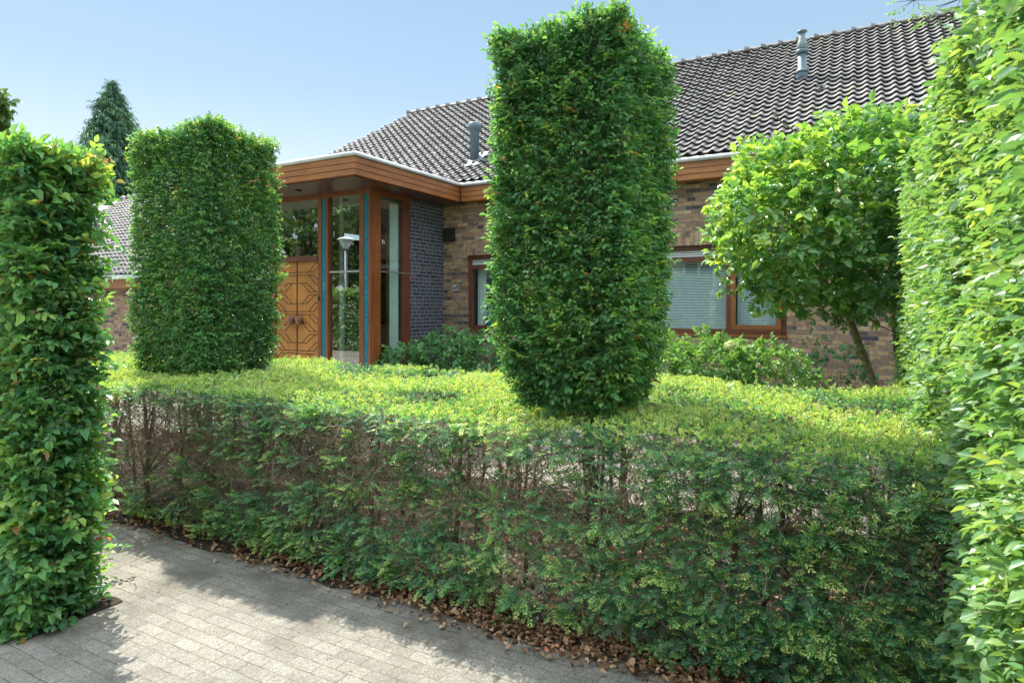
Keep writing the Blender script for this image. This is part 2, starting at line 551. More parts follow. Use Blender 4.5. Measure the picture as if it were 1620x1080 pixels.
def np_mesh(name, V, F, mats, parent=None, mi=None, tone=None, luv=None, smooth=False):
    """V (n,3), F (m,4) quads"""
    me = bpy.data.meshes.new(name)
    me.vertices.add(len(V))
    me.vertices.foreach_set('co', np.ascontiguousarray(V, dtype=np.float32).ravel())
    me.loops.add(F.size)
    me.loops.foreach_set('vertex_index', np.ascontiguousarray(F, dtype=np.int32).ravel())
    me.polygons.add(len(F))
    me.polygons.foreach_set('loop_start', np.arange(0, F.size, 4, dtype=np.int32))
    for m in (mats if isinstance(mats, (list, tuple)) else [mats]):
        me.materials.append(m)
    if mi is not None:
        me.polygons.foreach_set('material_index', np.ascontiguousarray(mi, dtype=np.int32))
    if tone is not None:
        a = me.attributes.new('tone', 'FLOAT', 'FACE')
        a.data.foreach_set('value', np.clip(tone, 0, 1).astype(np.float32))
    if luv is not None:
        a = me.attributes.new('luv', 'FLOAT_VECTOR', 'POINT')
        a.data.foreach_set('vector', np.ascontiguousarray(luv, dtype=np.float32).ravel())
    if smooth:
        me.polygons.foreach_set('use_smooth', np.ones(len(F), dtype=bool))
    me.update(calc_edges=True)
    o = bpy.data.objects.new(name, me)
    C.objects.link(o)
    if parent is not None:
        o.parent = parent
        if parent.parent is None:
            o.matrix_parent_inverse = Matrix.Translation(-Vector(parent.location))
    return o

# ------------------------------------------------------------------ foliage
# leaf: x from stalk to tip, y across, z is the upper side
LEAF_X = np.array([0, .5, .8, 1, .20, .60, .20, .60, ])
LEAF_Y = np.array([0, 0, 0, 0, .26, .30, -.26, -.30])
LEAF_Q = np.array([[0, 1, 5, 4], [1, 2, 3, 5], [0, 6, 7, 1], [1, 7, 3, 2]])

def leaf(width=1.0, fold=0.12, droop=0.15):
    x = LEAF_X.copy()
    y = LEAF_Y * width
    z = np.abs(y) * fold * 2.5 - droop * x ** 2 + rng.normal(0, .015, 8)
    return np.stack([x, y, z], 1), np.stack([x, y, 0 * x], 1)

def rot_z(a):
    c, s = math.cos(a), math.sin(a)
    return np.array([[c, -s, 0], [s, c, 0], [0, 0, 1.0]])
def rot_x(a):
    c, s = math.cos(a), math.sin(a)
    return np.array([[1.0, 0, 0], [0, c, -s], [0, s, c]])
def rot_y(a):
    c, s = math.cos(a), math.sin(a)
    return np.array([[c, 0, s], [0, 1.0, 0], [-s, 0, c]])

def strip(p0, p1, w):
    """thin three-sided twig between two points"""
    p0, p1 = np.array(p0, float), np.array(p1, float)
    d = p1 - p0
    d /= np.linalg.norm(d) + 1e-9
    a = np.cross(d, [0.3, 0.5, 0.8]); a /= np.linalg.norm(a)
    b = np.cross(d, a)
    V = []
    for p, ww in ((p0, w), (p1, w * .6)):
        for k in range(3):
            an = 2.094 * k
            V.append(p + ww * (a * math.cos(an) + b * math.sin(an)))
    return np.array(V), np.array([[0, 1, 4, 3], [1, 2, 5, 4], [2, 0, 3, 5]])

def spray_template(nl, length, leafsize, width, spread=R(52), tilt=0.35, twig=0.004, zig=0.1, whorl=False):
    """twig along +x carrying nl leaves left and right of it; unit: metres"""
    Vs, Fs, Ls, T, MI = [], [], [], [], []
    n = 0
    def add(V, F, L, t, mi):
        nonlocal n
        Vs.append(V); Fs.append(F + n); Ls.append(L); T.append(np.full(len(F), t)); MI.append(np.full(len(F), mi))
        n += len(V)
    V, F = strip((0, 0, 0), (length, 0, length * .05), twig)
    add(V, F, np.zeros((6, 3)), 0, 1)
    for i in range(nl):
        t = (i + .6) / nl
        side = 1 if i % 2 else -1
        last = i == nl - 1
        a = rng.normal(0, .2) if last else side * (spread + rng.normal(0, .18))
        if whorl:
            a = rng.uniform(-2.2, 2.2); t = .6 + .4 * t
        sz = leafsize * rng.uniform(.55, 1.2) * (1 if last else (.75 + .3 * t))
        V, L = leaf(width * rng.uniform(.85, 1.1), rng.uniform(.04, .42), rng.uniform(-.05, .45))
        M3 = rot_z(a) @ rot_y(rng.normal(0.12, .3)) @ rot_x(rng.normal(0, tilt))
        V = (V * sz) @ M3.T + np.array([length * t, side * .002, length * .05 * t + rng.normal(0, .004)])
        add(V, LEAF_Q, L, rng.normal(0, .09), 0)
    return np.concatenate(Vs), np.concatenate(Fs), np.concatenate(Ls), np.concatenate(T), np.concatenate(MI)

def needle_template(length, npairs, nlen, nw, flat=0.25, twig=0.0018, grad=.12):
    Vs, Fs, Ls, T, MI = [], [], [], [], []
    n = 0
    V, F = strip((0, 0, 0), (length, 0, 0), twig)
    Vs.append(V); Fs.append(F); Ls.append(np.zeros((6, 3))); T.append(np.zeros(3)); MI.append(np.ones(3)); n = 6
    for i in range(npairs):
        t = (i + .5) / npairs
        for side in (1, -1):
            a = side * (R(62) - R(28) * t + rng.normal(0, .12))
            l = nlen * rng.uniform(.75, 1.1) * (1 - .35 * max(0, t - .6) / .4)
            V = np.array([[0, -nw, 0], [l * .55, -nw * .9, 0], [l, 0, -.08 * l], [l * .55, nw * .9, 0.0]])
            V[0] = [0, 0, 0]
            M3 = rot_z(a) @ rot_x(rng.normal(0, .5)) @ rot_y(-rng.normal(.15, flat))
            Vs.append(V @ M3.T + np.array([length * t, 0, 0]))
            Fs.append(np.array([[0, 1, 2, 3]]) + n); n += 4
            Ls.append(np.zeros((4, 3))); T.append([rng.normal(0, .04) + grad * (t - .5)]); MI.append([0])
    return np.concatenate(Vs), np.concatenate(Fs), np.concatenate(Ls), np.concatenate(T), np.concatenate(MI)

def tuft_template(n=13, ln=.019, nw=.0026):
    Vs, Fs, T = [], [], []
    for i in range(n):
        a, e = rng.uniform(0, 6.28), rng.uniform(.25, 1.35)
        l = ln * rng.uniform(.75, 1.15)
        d = np.array([math.sin(e), math.cos(e) * math.cos(a), math.cos(e) * math.sin(a)])
        w = np.cross(d, rng.normal(0, 1, 3)); w *= nw / np.linalg.norm(w)
        V = np.array([d * .001, d * l * .5 + w, d * l, d * l * .5 - w])
        Vs.append(V); Fs.append(np.array([[0, 1, 2, 3]]) + 4 * i); T.append(rng.normal(0, .05))
    return np.concatenate(Vs), np.concatenate(Fs), np.zeros((4 * n, 3)), np.array(T), np.zeros(n)

def norm(a):
    return a / (np.linalg.norm(a, axis=-1, keepdims=True) + 1e-9)

def scatter(name, temps, pos, dirs, ups, scale, tone, mats, parent=None):
    pos, dirs, ups = np.asarray(pos, float), norm(np.asarray(dirs, float)), np.asarray(ups, float)
    N = len(pos)
    y = norm(np.cross(ups, dirs))
    z = np.cross(dirs, y)
    Rm = np.stack([dirs, y, z], 2) * np.asarray(scale, float).reshape(N, 1, 1)
    pick = rng.integers(0, len(temps), N)
    AV, AF, AL, AT, AM = [], [], [], [], []
    n = 0
    for k, (V, F, L, T, MI) in enumerate(temps):
        idx = np.nonzero(pick == k)[0]
        if len(idx) == 0:
            continue
        W = np.einsum('nij,vj->nvi', Rm[idx], V) + pos[idx][:, None, :]
        m = len(V)
        FF = F[None] + (np.arange(len(idx)) * m)[:, None, None] + n
        AV.append(W.reshape(-1, 3)); AF.append(FF.reshape(-1, 4))
        AL.append(np.tile(L, (len(idx), 1)))
        AT.append((np.asarray(tone)[idx][:, None] + T[None]).ravel())
        AM.append(np.tile(MI, len(idx)))
        n += m * len(idx)
    return np_mesh(name, np.concatenate(AV), np.concatenate(AF), mats, parent, np.concatenate(AM), np.concatenate(AT), np.concatenate(AL))

def wob(p, f=1.0, seed=0.0):
    """smooth cheap noise about -1..1"""
    x, y, z = p[:, 0] * f + seed, p[:, 1] * f + seed * 1.7, p[:, 2] * f - seed
    return (np.sin(2.1 * x + 1.3 * z) * np.cos(1.7 * y + .9 * x) + .6 * np.sin(4.3 * z + 3.1 * y + 1.0) * np.cos(3.7 * x) + .35 * np.sin(9.1 * x + 7.3 * y + 6.1 * z)) / 1.5

def box_surface(n, lo, hi, faces, edges=0):
    """random points on the named faces of a box: 'x-','x+','y-','y+','z+','z-' with density weights"""
    lo, hi = np.array(lo, float), np.array(hi, float)
    d = hi - lo
    areas = []
    for f, wgt in faces:
        a = 'xyz'.index(f[0])
        o = [i for i in range(3) if i != a]
        areas.append(d[o[0]] * d[o[1]] * wgt)
    areas = np.array(areas)
    cnt = (areas / areas.sum() * n).astype(int)
    P, Nn = [], []
    for (f, wgt), c in zip(faces, cnt):
        a = 'xyz'.index(f[0])
        q = lo + rng.random((c, 3)) * d
        q[:, a] = hi[a] if f[1] == '+' else lo[a]
        nn = np.zeros((c, 3)); nn[:, a] = 1 if f[1] == '+' else -1
        P.append(q); Nn.append(nn)
    if edges:
        fs = [f for f, _ in faces]
        L = []
        for a in ('x-', 'x+'):
            for b in ('y-', 'y+'):
                if a in fs and b in fs: L.append((a, b))
        for a in ('x-', 'x+', 'y-', 'y+'):
            if a in fs and 'z+' in fs: L.append((a, 'z+'))
        c = int(n * edges / max(1, len(L)))
        for a, b in L:
            q = lo + rng.random((c, 3)) * d
            nn = np.zeros((c, 3))
            for f in (a, b):
                ax = 'xyz'.index(f[0])
                q[:, ax] = hi[ax] if f[1] == '+' else lo[ax]
                nn[:, ax] = 1 if f[1] == '+' else -1
            P.append(q); Nn.append(nn)
    return np.concatenate(P), np.concatenate(Nn)

def limb_mesh(mb, base, top, r0, r1, sway=.03, seg=6, n=8):
    base, top = Vector(base), Vector(top)
    pts, rad = [], []
    for i in range(seg + 1):
        t = i / seg
        p = base.lerp(top, t)
        if 0 < i < seg:
            p += Vector((random.uniform(-1, 1), random.uniform(-1, 1), 0)) * sway
        pts.append(p)
        rad.append(r0 + (r1 - r0) * t)
    mb.tube(pts, rad, n)
    return pts

def clipped_hedge(name, label, cat, group, lo, hi, nspray, leafsize, tmats, faces, trunks, skirt=0.0, tone0=.38, depth=.075, lump=.045, strays=60, upness=.5):
    cx, cy = (lo[0] + hi[0]) / 2, (lo[1] + hi[1]) / 2
    t = thing(name, (cx, cy, 0), label, cat, group)
    temps = [spray_template(rng.integers(5, 9), leafsize * rng.uniform(2.0, 2.8), leafsize, 1.0, tilt=.35, twig=leafsize * .03) for _ in range(14)]
    P, Nn = box_surface(nspray, lo, hi, faces, .10)
    ln = wob(P, 2.2, lo[0])
    d = rng.exponential(depth, len(P))
    d = np.where(rng.random(len(P)) < .15, rng.uniform(0, .25, len(P)), d)
    P = P - Nn * (d + leafsize * 1.6)[:, None] + Nn * (ln * lump)[:, None]
    # keep inside, and pull the skirt in at the foot
    if skirt > 0:
        k = np.clip((P[:, 2] - lo[2]) / skirt, 0, 1) ** .6
        k = .62 + .38 * k
        P[:, 0] = cx + (P[:, 0] - cx) * k
        P[:, 1] = cy + (P[:, 1] - cy) * k
    rd = rng.normal(0, 1, (len(P), 3))
    dirs = norm(Nn) * 1.0 + rd * .5
    dirs[:, 2] += np.where(Nn[:, 2] > .5, 0, .08)
    ups = np.array([0, 0, 1.0]) * 1.0 + Nn * upness + rng.normal(0, .30, (len(P), 3))
    top = Nn[:, 2] > .5
    ups[top] = rng.normal(0, 1, (top.sum(), 3)) + np.array([0, -.3, .4])
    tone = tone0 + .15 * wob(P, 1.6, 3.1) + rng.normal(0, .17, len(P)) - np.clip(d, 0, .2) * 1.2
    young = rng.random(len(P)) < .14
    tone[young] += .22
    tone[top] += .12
    dead = rng.random(len(P)) < .004
    tone[dead] = 1.0
    tone = np.where(~dead, np.clip(tone, 0.0, .93), tone)
    # strays: longer shoots standing proud of the clipped faces
    Ps, Ns = box_surface(strays, lo, hi, [(f, w) for f, w in faces if f != 'z-'] + [('z+', 2.5)])
    Ps = Ps - Ns * rng.uniform(.0, .05, (len(Ps), 1))
    if skirt > 0:
        k = .62 + .38 * np.clip((Ps[:, 2] - lo[2]) / skirt, 0, 1) ** .6
        Ps[:, 0] = cx + (Ps[:, 0] - cx) * k; Ps[:, 1] = cy + (Ps[:, 1] - cy) * k
    P = np.concatenate([P, Ps]); 
    ds = Ns + rng.normal(0, .35, Ns.shape)
    dirs = np.concatenate([dirs, ds])
    ups = np.concatenate([ups, np.array([0, 0, 1.]) + Ns * .3 + rng.normal(0, .3, Ns.shape)])
    tone = np.concatenate([tone, np.full(len(Ps), tone0 + .28)])
    sc_ = np.concatenate([rng.uniform(.75, 1.15, len(Nn)), rng.uniform(.7, 1.0, len(Ps))])
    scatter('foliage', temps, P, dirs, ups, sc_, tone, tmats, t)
    mb = MB()
    for (x, y, r) in trunks:
        pts = limb_mesh(mb, (x, y, 0), (x + .03, y, hi[2] - .15), r, r * .3, .02, 8, 9)
        for k in range(16 if len(trunks) < 3 else 9):
            z = random.uniform(lo[2] + .1, hi[2] - .3)
            tx, ty = random.uniform(lo[0] + .1, hi[0] - .1), random.uniform(lo[1] + .05, hi[1] - .05)
            if len(trunks) > 2:
                ty = y + random.uniform(-.5, .5)
            limb_mesh(mb, (x, y, z), (tx, ty, z + random.uniform(.1, .35)), r * .28, .004, .03, 4, 5)
    mb.build('trunk', tmats[1] if False else M['bark'], t, True)
    return t

# ================================================================== SETTING
g = MB(); g.box(-400, 400, -400, 400, -1.0, -0.004)
tag(g.build('ground', M['lawn']), kind='structure')
dv = MB(); dv.quad([(-24, -7, 0), (7, -7, 0), (7, 9.3, 0), (-24, 9.3, 0)])
tag(dv.build('driveway', M['paver']), kind='structure')

def soil_bed(name, x0, x1, y0, y1, h=.05, n=60, m=14):
    xs, ys = np.linspace(x0, x1, n), np.linspace(y0, y1, m)
    X, Y = np.meshgrid(xs, ys, indexing='ij')
    ed = np.minimum(np.minimum(X - x0, x1 - X), np.minimum(Y - y0, y1 - Y))
    Z = .006 + h * np.clip(ed / .25, 0, 1) ** .7 + .018 * np.sin(X * 7.1 + 2 * Y) * np.cos(Y * 9.3 + X) * np.clip(ed / .1, 0, 1)
    Y = Y + np.where(ed <= 1e-6, .035 * np.sin(X * 5.3) + .02 * np.sin(X * 17.0), 0)
    V = np.stack([X, Y, Z], 2).reshape(-1, 3)
    i = np.arange(n - 1)[:, None] * m + np.arange(m - 1)[None]
    F = np.stack([i, i + m, i + m + 1, i + 1], 2).reshape(-1, 4)
    return tag(np_mesh(name, V, F, M['soil'], smooth=True), kind='structure')
soil_bed('hedge_bed', -8.2, .9, 2.70, 5.0)
soil_bed('house_bed', -6.4, 3.0, 7.9, 9.3, .08)
soil_bed('garden_bed', -6.5, -3.50, 1.50, 1.98, .03, 40, 10)

# ================================================================== HOUSE
WF = 9.31           # facade plane
house = thing('bungalow', (-2, 9.5, 0), 'long brick bungalow with tiled roof, cedar canopy and glazed entrance', 'house')

def wall_with_holes(mb, x0, x1, z0, z1, y, th, holes, mi=0):
    """front wall in the xz plane, front face at y, thickness th backwards"""
    cuts = sorted(set([x0, x1] + [h[0] for h in holes] + [h[1] for h in holes]))
    for a, b in zip(cuts[:-1], cuts[1:]):
        hs = [h for h in holes if h[0] <= a + 1e-6 and h[1] >= b - 1e-6]
        zc = z0
        for h in sorted(hs, key=lambda h: h[2]):
            mb.box(a, b, y, y + th, zc, h[2], mi)
            zc = h[3]
        mb.box(a, b, y, y + th, zc, z1, mi)

SILL, LINT = 1.21, 2.49
holes = [(-6.028, -4.35, SILL, LINT), (-2.95, -0.863, SILL, LINT)]
w = MB()
wall_with_holes(w, -6.515, 5.5, 0, 3.40, WF, .28, holes)
w.build('front_wall', M['brick_front'], house)
w = MB(); w.box(5.5, 5.78, WF, 16.3, 0, 3.40)
w.prism([(5.5, WF, 3.40), (5.5, 16.3, 3.40), (5.5, 12.81, 6.30)], (.28, 0, 0))
w.build('side_wall', M['brick_side'], house)
w = MB(); w.box(-12.2, 5.5, 16.02, 16.3, 0, 3.40); w.box(-12.2, -11.92, 9.31, 16.02, 0, 3.40)
w.box(-11.92, -9.95, 9.31, 9.59, 0, 3.38)
w.box(-10.05, -9.95, 7.41, 9.31, 0, 3.38)
w.build('rear_wall', M['brick_front'], house)
w = MB(); w.box(-6.79, -6.515, 8.354, WF + .0, 0, 3.38)
w.build('grey_wall', M['brick_grey'], house)
w = MB()
for a, b in ((-6.10, -4.28), (-3.02, -.79)):
    w = MB(); w.box(a, b, WF - .003, WF + .05, LINT, LINT + .205)
    w.build('soldier_course', M['brick_soldier'], house)

# eaves of the main roof
T0, Z0, YG = .74, 3.70, 9.06
f = MB()
for k in range(3):
    z = 3.40 + k * .083
    f.box(-5.995 + .001 * k, 5.9, YG + .03 - .006 * k, YG + .055, z + .003, z + .080)
f.box(-6.0, 5.9, YG + .055, YG + .07, 3.40, 3.655)
fo = f.build('fascia', M['fascia_wood'], house)
f = MB(); f.box(-6.0, 5.9, YG + .07, WF, 3.405, 3.42)
f.build('eaves_soffit', M['fascia_wood'], house)
f = MB()
f.tube([(-6.02, YG + .0, 3.685), (5.95, YG + .0, 3.685)], .036, 12)
f.box(-6.02, 5.95, YG - .0, YG + .10, 3.655, 3.69)
f.build('gutter', M['gutter'], house, True)

# canopy: fascia boards, soffit, trim
cx0, cx1, cy0 = -10.1, -6.02, 6.50
f = MB()
for k in range(3):
    z = 3.40 + k * .083
    f.box(cx0, cx1 + .006 * k, cy0 - .006 * k, cy0 + .03, z + .003, z + .080)
f.box(cx0, cx1 - .03, cy0 + .03, cy0 + .05, 3.40, 3.655)
f.build('canopy_fascia', M['fascia_wood'], house)
f = MB()
for k in range(3):
    z = 3.40 + k * .083
    f.box(cx1 - .03, cx1 + .006 * k, cy0 + .031, YG + .03, z + .003, z + .080)
f.box(cx1 - .05, cx1 - .03, cy0 + .05, YG + .03, 3.40, 3.655)
f.build('canopy_fascia', M['fascia_wood_shaded'], house)
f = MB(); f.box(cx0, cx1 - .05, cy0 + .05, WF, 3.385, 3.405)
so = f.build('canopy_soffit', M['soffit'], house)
f = MB(); f.box(cx0, cx1 - .0, cy0 + .01, WF - .02, 3.66, 3.70)
f.box(cx0, cx1 - .05, cy0 + .05, WF - .02, 3.5, 3.66)
f.build('canopy_roof', M['zinc'], house)
f = MB()
f.tube([(cx0, cy0 - .012, 3.685), (cx1 + .02, cy0 - .012, 3.685), (cx1 + .02, YG, 3.685)], .032, 10)
f.box(cx0, cx1 + .02, cy0 - .012, cy0 + .05, 3.665, 3.712)
f.box(cx1 - .03, cx1 + .022, cy0 + .05, YG, 3.665, 3.712)
f.build('canopy_trim', M['gutter'], house, True)
# downlight in the soffit
k = -.339; ZZ = 1.775 / .183
dlx, dly = ZZ * (.8763 * k - .4818), ZZ * (.4818 * k + .8763)
f = MB(); f.lathe((dlx, dly, 3.372), [(.055, .013), (.055, 0), (.045, -.004), (.038, .004)], 20)
dl = f.build('downlight', M['black'], house, True)
f = MB(); f.lathe((dlx, dly, 3.374), [(.036, .002), (.030, -.001)], 16)
f.build('lens', M['white'], dl, True)

# ---- roof tiles
def tile_field(name, x0, x1, yg, zg, t, wlen, gauge, cw, keep, parent, mats, flip=1):
    """pantiles on a slope rising in +y*flip from (yg, zg); keep(x, d) says whether the tile is there (d = horizontal run)"""
    th = math.atan(t)
    L = wlen / math.cos(th)
    nr = int(L / gauge) + 1
    nc = int((x1 - x0) / cw) + 1
    s = np.linspace(0, 1, 10)
    s = np.array([0, .14, .28, .42, .54, .64, .74, .83, .92, 1.0])
    prof = np.array([.004, -.003, -.005, -.001, .008, .021, .031, .034, .026, .010])
    n = len(s)
    Vs, Fs, Ts = [], [], []
    base = 0
    for r in range(nr):
        for c in range(nc):
            xa = x0 + c * cw
            d0 = r * gauge
            d1 = min(d0 + gauge * 1.3, L + .04)
            if not keep(xa + cw / 2, (d0 + gauge * .5) * math.cos(th)):
                continue
            j = rng.normal(0, .0018)
            dj = rng.normal(0, .003)
            xs = xa + s * cw * 1.01 + rng.normal(0, .001)
            tilt = rng.normal(0, .0015)
            def row(d, lift):
                h = prof + lift + j + tilt * (s - .5) * 2
                y = yg + flip * (d * math.cos(th) - h * math.sin(th))
                z = zg + d * math.sin(th) + h * math.cos(th)
                return np.stack([xs, y, z], 1)
            A = row(d0 + dj, .022)      # under edge of the lip
            B = row(d0 + dj, .040)      # top of the lip
            D = row(d1, -.006)
            Vs += [A, B, B, D]
            i = np.arange(n - 1)
            lip = np.stack([i, i + 1, i + n + 1, i + n], 1) + base
            top = np.stack([i + 2 * n, i + 2 * n + 1, i + 3 * n + 1, i + 3 * n], 1) + base
            Fs += [lip, top]
            tn = np.clip(rng.normal(.45, .25), 0, .9)
            if rng.random() < .015: tn = 1
            Ts.append(np.full(2 * (n - 1), tn))
            base += 4 * n
    V, F, T = np.concatenate(Vs), np.concatenate(Fs), np.concatenate(Ts)
    if flip < 0:
        F = F[:, ::-1]
    o = np_mesh(name, V, F, mats, parent, None, T, None, smooth=True)
    return o

RUN = 3.75
def keep_main(x, d):
    # left hip: ridge end (-9.98, run 3.62), lower point (-10.95, run 2.11)
    return x > -9.98 - (3.62 - d) * .642 - .05
roof = tile_field('roof_tiles', -12.6, 5.9, YG + .02, Z0 + .03, T0, RUN, .182, .172, keep_main, house, M['tile'])
zr = Z0 + T0 * RUN
f = MB()
hipx = -9.98 - 3.62 * .642 + .06
f.prism([(hipx, YG + .05, Z0 + .02), (5.85, YG + .05, Z0 + .02), (5.85, YG + RUN, zr - .02), (-9.90, YG + RUN, zr - .02)], (0, .02, -.04))
f.prism([(5.85, YG + RUN + .02, zr), (5.85, 16.6, 3.66), (-12.5, 16.6, 3.66), (-9.95, YG + RUN + .02, zr)], (0, .0, -.05))
f.prism([(-9.95, YG + RUN, zr - .01), (-12.5, 16.6, 3.66), (hipx - .3, YG + .3, 3.7)], (0.03, .0, -.05))
f.build('roof_deck', M['zinc'], house)

def ridge_tiles(parent, x0, x1, y, z, step=.30, r=.085):
    mb = MB()
    x = x0
    while x < x1:
        n = 9
        for (xa, xb, ra, rb) in ((x, x + step, r, r * .92), (x - .02, x + .045, r * 1.55, r * 1.15)):
            base = len(mb.v)
            for xx, rr in ((xa, ra), (xb, rb)):
                for i in range(n):
                    a = math.pi * i / (n - 1)
                    mb.v.append((xx, y - math.cos(a) * rr * 1.05, z - .03 + math.sin(a) * rr))
            for i in range(n - 1):
                mb.f.append((base + i, base + i + n, base + i + n + 1, base + i + 1)); mb.mi.append(0)
            mb.f.append(tuple(base + i for i in range(n))[::-1]); mb.mi.append(0)
            mb.f.append(tuple(base + n + i for i in range(n))); mb.mi.append(0)
        x += step
    return mb.build('ridge_tiles', M['tile_ridge'], parent, False)
M['tile_ridge'] = m_plain('weathered ridge tile', (0.20, 0.19, 0.175), 0.7, 0, 0.4, 9, bmp=.4)
ridge_tiles(house, -10.0, 5.9, YG + RUN, zr + .03)

# roof pipes
def rz(y): return Z0 + T0 * (y - YG)
px, py = -6.17, 9.80
f = MB(); z = rz(py) - .05
f.lathe((px, py, z), [(.085, 0), (.085, .58), (.10, .60), (.10, .615), (.125, .63), (.125, .74), (.09, .76)], 20)
v1 = f.build('vent_pipe', M['pipe'], house, True)
f = MB()
f.prism([(px - .12, py - .22, rz(py - .22) + .035), (px + .20, py - .22, rz(py - .22) + .035), (px + .20, py + .2, rz(py + .2) + .05), (px - .12, py + .2, rz(py + .2) + .05)], (0, -.02, .012))
f.build('flashing', M['pipe'], v1)
px, py = -5.96, 10.16
f = MB(); z = rz(py) - .05
f.lathe((px + .02, py, z), [(.075, 0), (.075, .42), (.095, .44), (.095, .47), (.06, .50)], 18)
v2 = f.build('vent_pipe', M['pipe'], house, True)
px, py = -.80, 11.08
z = rz(py) - .03
f = MB()
f.lathe((px, py, z), [(.082, 0), (.082, .20), (.068, .21), (.068, .47)], 20, 0)
f.lathe((px, py, z), [(.085, .47), (.095, .48), (.095, .52), (.075, .54)], 20, 0)
f.lathe((px, py, z + .535), [(.078, 0), (.088, .015), (.07, .12), (.045, .19), (.042, .27)], 20, 1)
f.lathe((px, py, z + .805), [(.04, 0), (.075, .012), (.075, .03), (.02, .045)], 20, 1)
f.lathe((px, py, z + .17), [(.1, 0), (.1, .03)], 20, 1)
f.build('flue', [M['pipe'], M['pipe_pale']], house, True)
f = MB()
q = [Vector((-.50, 10.60, rz(10.60) + .06))]
for rr in (.085, .06, .035):
    pts = [(-.50 + rr * math.cos(a), 10.60 + rr * math.sin(a) * .8, rz(10.60 + rr * math.sin(a) * .8) + .065) for a in np.linspace(0, 2 * math.pi, 17)]
    f.tube(pts, .008, 6)
f.build('roof_vent', M['black'], house, True)

# ---- entrance glazing
YD = 7.405
ent = house
def part_box(name, m, boxes, parent=house, smooth=False):
    mb = MB()
    for b in boxes: mb.box(*b)
    return mb.build(name, m, parent, smooth)
part_box('head_rail', M['post_wood'], [(-9.94, -6.56, YD - .02, YD + .06, 3.33, 3.385), (-6.575, -6.50, YD + .21, 8.354, 3.33, 3.385)])
posts = [(-8.70, -8.605), (-7.614, -7.535), (-7.437, -7.392), (-6.738, -6.650)]
for a, b in posts:
    part_box('post', M['post_wood'], [(a, b, YD - .03, YD + .10, 0, 3.33)])
part_box('post', M['post_wood'], [(-6.555, -6.512, YD - .03, YD + .205, 0, 3.385)])
part_box('post', M['frame_wood'], [(-6.60, -6.514, 8.156, 8.352, 0, 3.33)])
part_box('post', M['frame_wood'], [(-9.94, -9.86, YD - .03, YD + .10, 0, 3.33)])
for a, b in ((-7.533, -7.439), (-6.648, -6.557)):
    part_box('teal_strip', M['teal'], [(a, b, YD - .022, YD + .03, .1, 3.33)])
def pane(x0, x1, z0, z1, y=YD + .02, m='glass'):
    return part_box('pane', M[m], [(x0, x1, y, y + .008, z0, z1)])
pane(-7.390, -6.740, .12, 3.33)
pane(-8.603, -7.616, 2.42, 3.33)
pane(-9.858, -8.702, .12, 3.33)
part_box('pane', M['glass_dark'], [(-6.545, -6.537, 7.612, 8.154, .12, 3.33)])
for b_ in [(-7.390, -6.740, YD - .02, YD + .05, 0, .12), (-6.57, -6.515, 7.612, 8.154, 0, .12), (-9.858, -8.702, YD - .02, YD + .05, 0, .12)]:
    part_box('sill_rail', M['post_wood'], [b_])
part_box('steel_bar', M['steel'], [(-7.390, -6.740, YD - .015, YD + .015, 2.135, 2.160)])
part_box('steel_bar', M['steel'], [(-6.533, -6.512, 7.612, 8.35, 2.135, 2.155)])
part_box('transom', M['frame_wood'], [(-8.603, -7.616, YD - .05, YD + .06, 2.335, 2.42)])

# doors
PX = .0
def door_leaf(seam, outer):
    x0, x1 = min(seam, outer), max(seam, outer)
    d = part_box('door', M['door_wood'], [(x0, x1, YD, YD + .05, .05, 2.33)])
    s = outer - seam
    mb = MB()
    def seg(p, q):
        (a0, z0), (a1, z1) = p, q
        P, Q = Vector((seam + s * a0, 0, z0)), Vector((seam + s * a1, 0, z1))
        dd = (Q - P)
        if dd.length < 1e-6: return
        nrm = Vector((-dd.z, 0, dd.x)).normalized() * .0055
        ex = dd.normalized() * .003
        y = YD - .0035
        mb.prism([(P.x - nrm.x - ex.x, y, P.z - nrm.z - ex.z), (Q.x - nrm.x + ex.x, y, Q.z - nrm.z + ex.z), (Q.x + nrm.x + ex.x, y, Q.z + nrm.z + ex.z), (P.x + nrm.x - ex.x, y, P.z + nrm.z - ex.z)], (0, .006, 0))
    t, h = .024, .143
    def clipz(z): return .07 < z < 2.32
    yb = 2.135
    bands = []
    for i in range(8):
        z = yb - .32 * i
        for sg in (1, -1):
            if i % 2 == 0:
                pl = [[(0, t), (.52, t), (.85, t + h), (1, t + h)], [(.52, t), (.76, t), (1, t + h * .73)]]
            else:
                pl = [[(1, t), (.55, t), (.22, t + h), (0, t + h)], [(.85, t), (.43, t + h), (.22, t + h)]]
            for line in pl:
                pts = [(a, z + sg * b) for a, b in line]
                for p, q in zip(pts[:-1], pts[1:]):
                    if clipz(p[1]) and clipz(q[1]):
                        seg(p, q)
    mb.build('carved_groove', M['groove'], d)
    kx = seam + s * .17
    mb = MB()
    pts = [(kx, YD - dy, 1.375) for dy in (0, .035, .04, .065, .075, .078)]
    mb.tube(pts, [.03, .03, .066, .073, .066, .050], 24)
    mb.tube([(kx, YD - .076, 1.375), (kx, YD - .082, 1.375)], [.052, .046], 24)
    mb.build('knob', M['knob'], d, True)
    return d
door_leaf(-8.097, -7.618)
door_leaf(-8.122, -8.601)
part_box('meeting_stile', M['frame_wood'], [(-8.1205, -8.0985, YD - .008, YD + .05, .05, 2.33)])
part_box('lock', M['black'], [(-7.60, -7.575, YD - .045, YD - .03, 1.70, 1.76)])

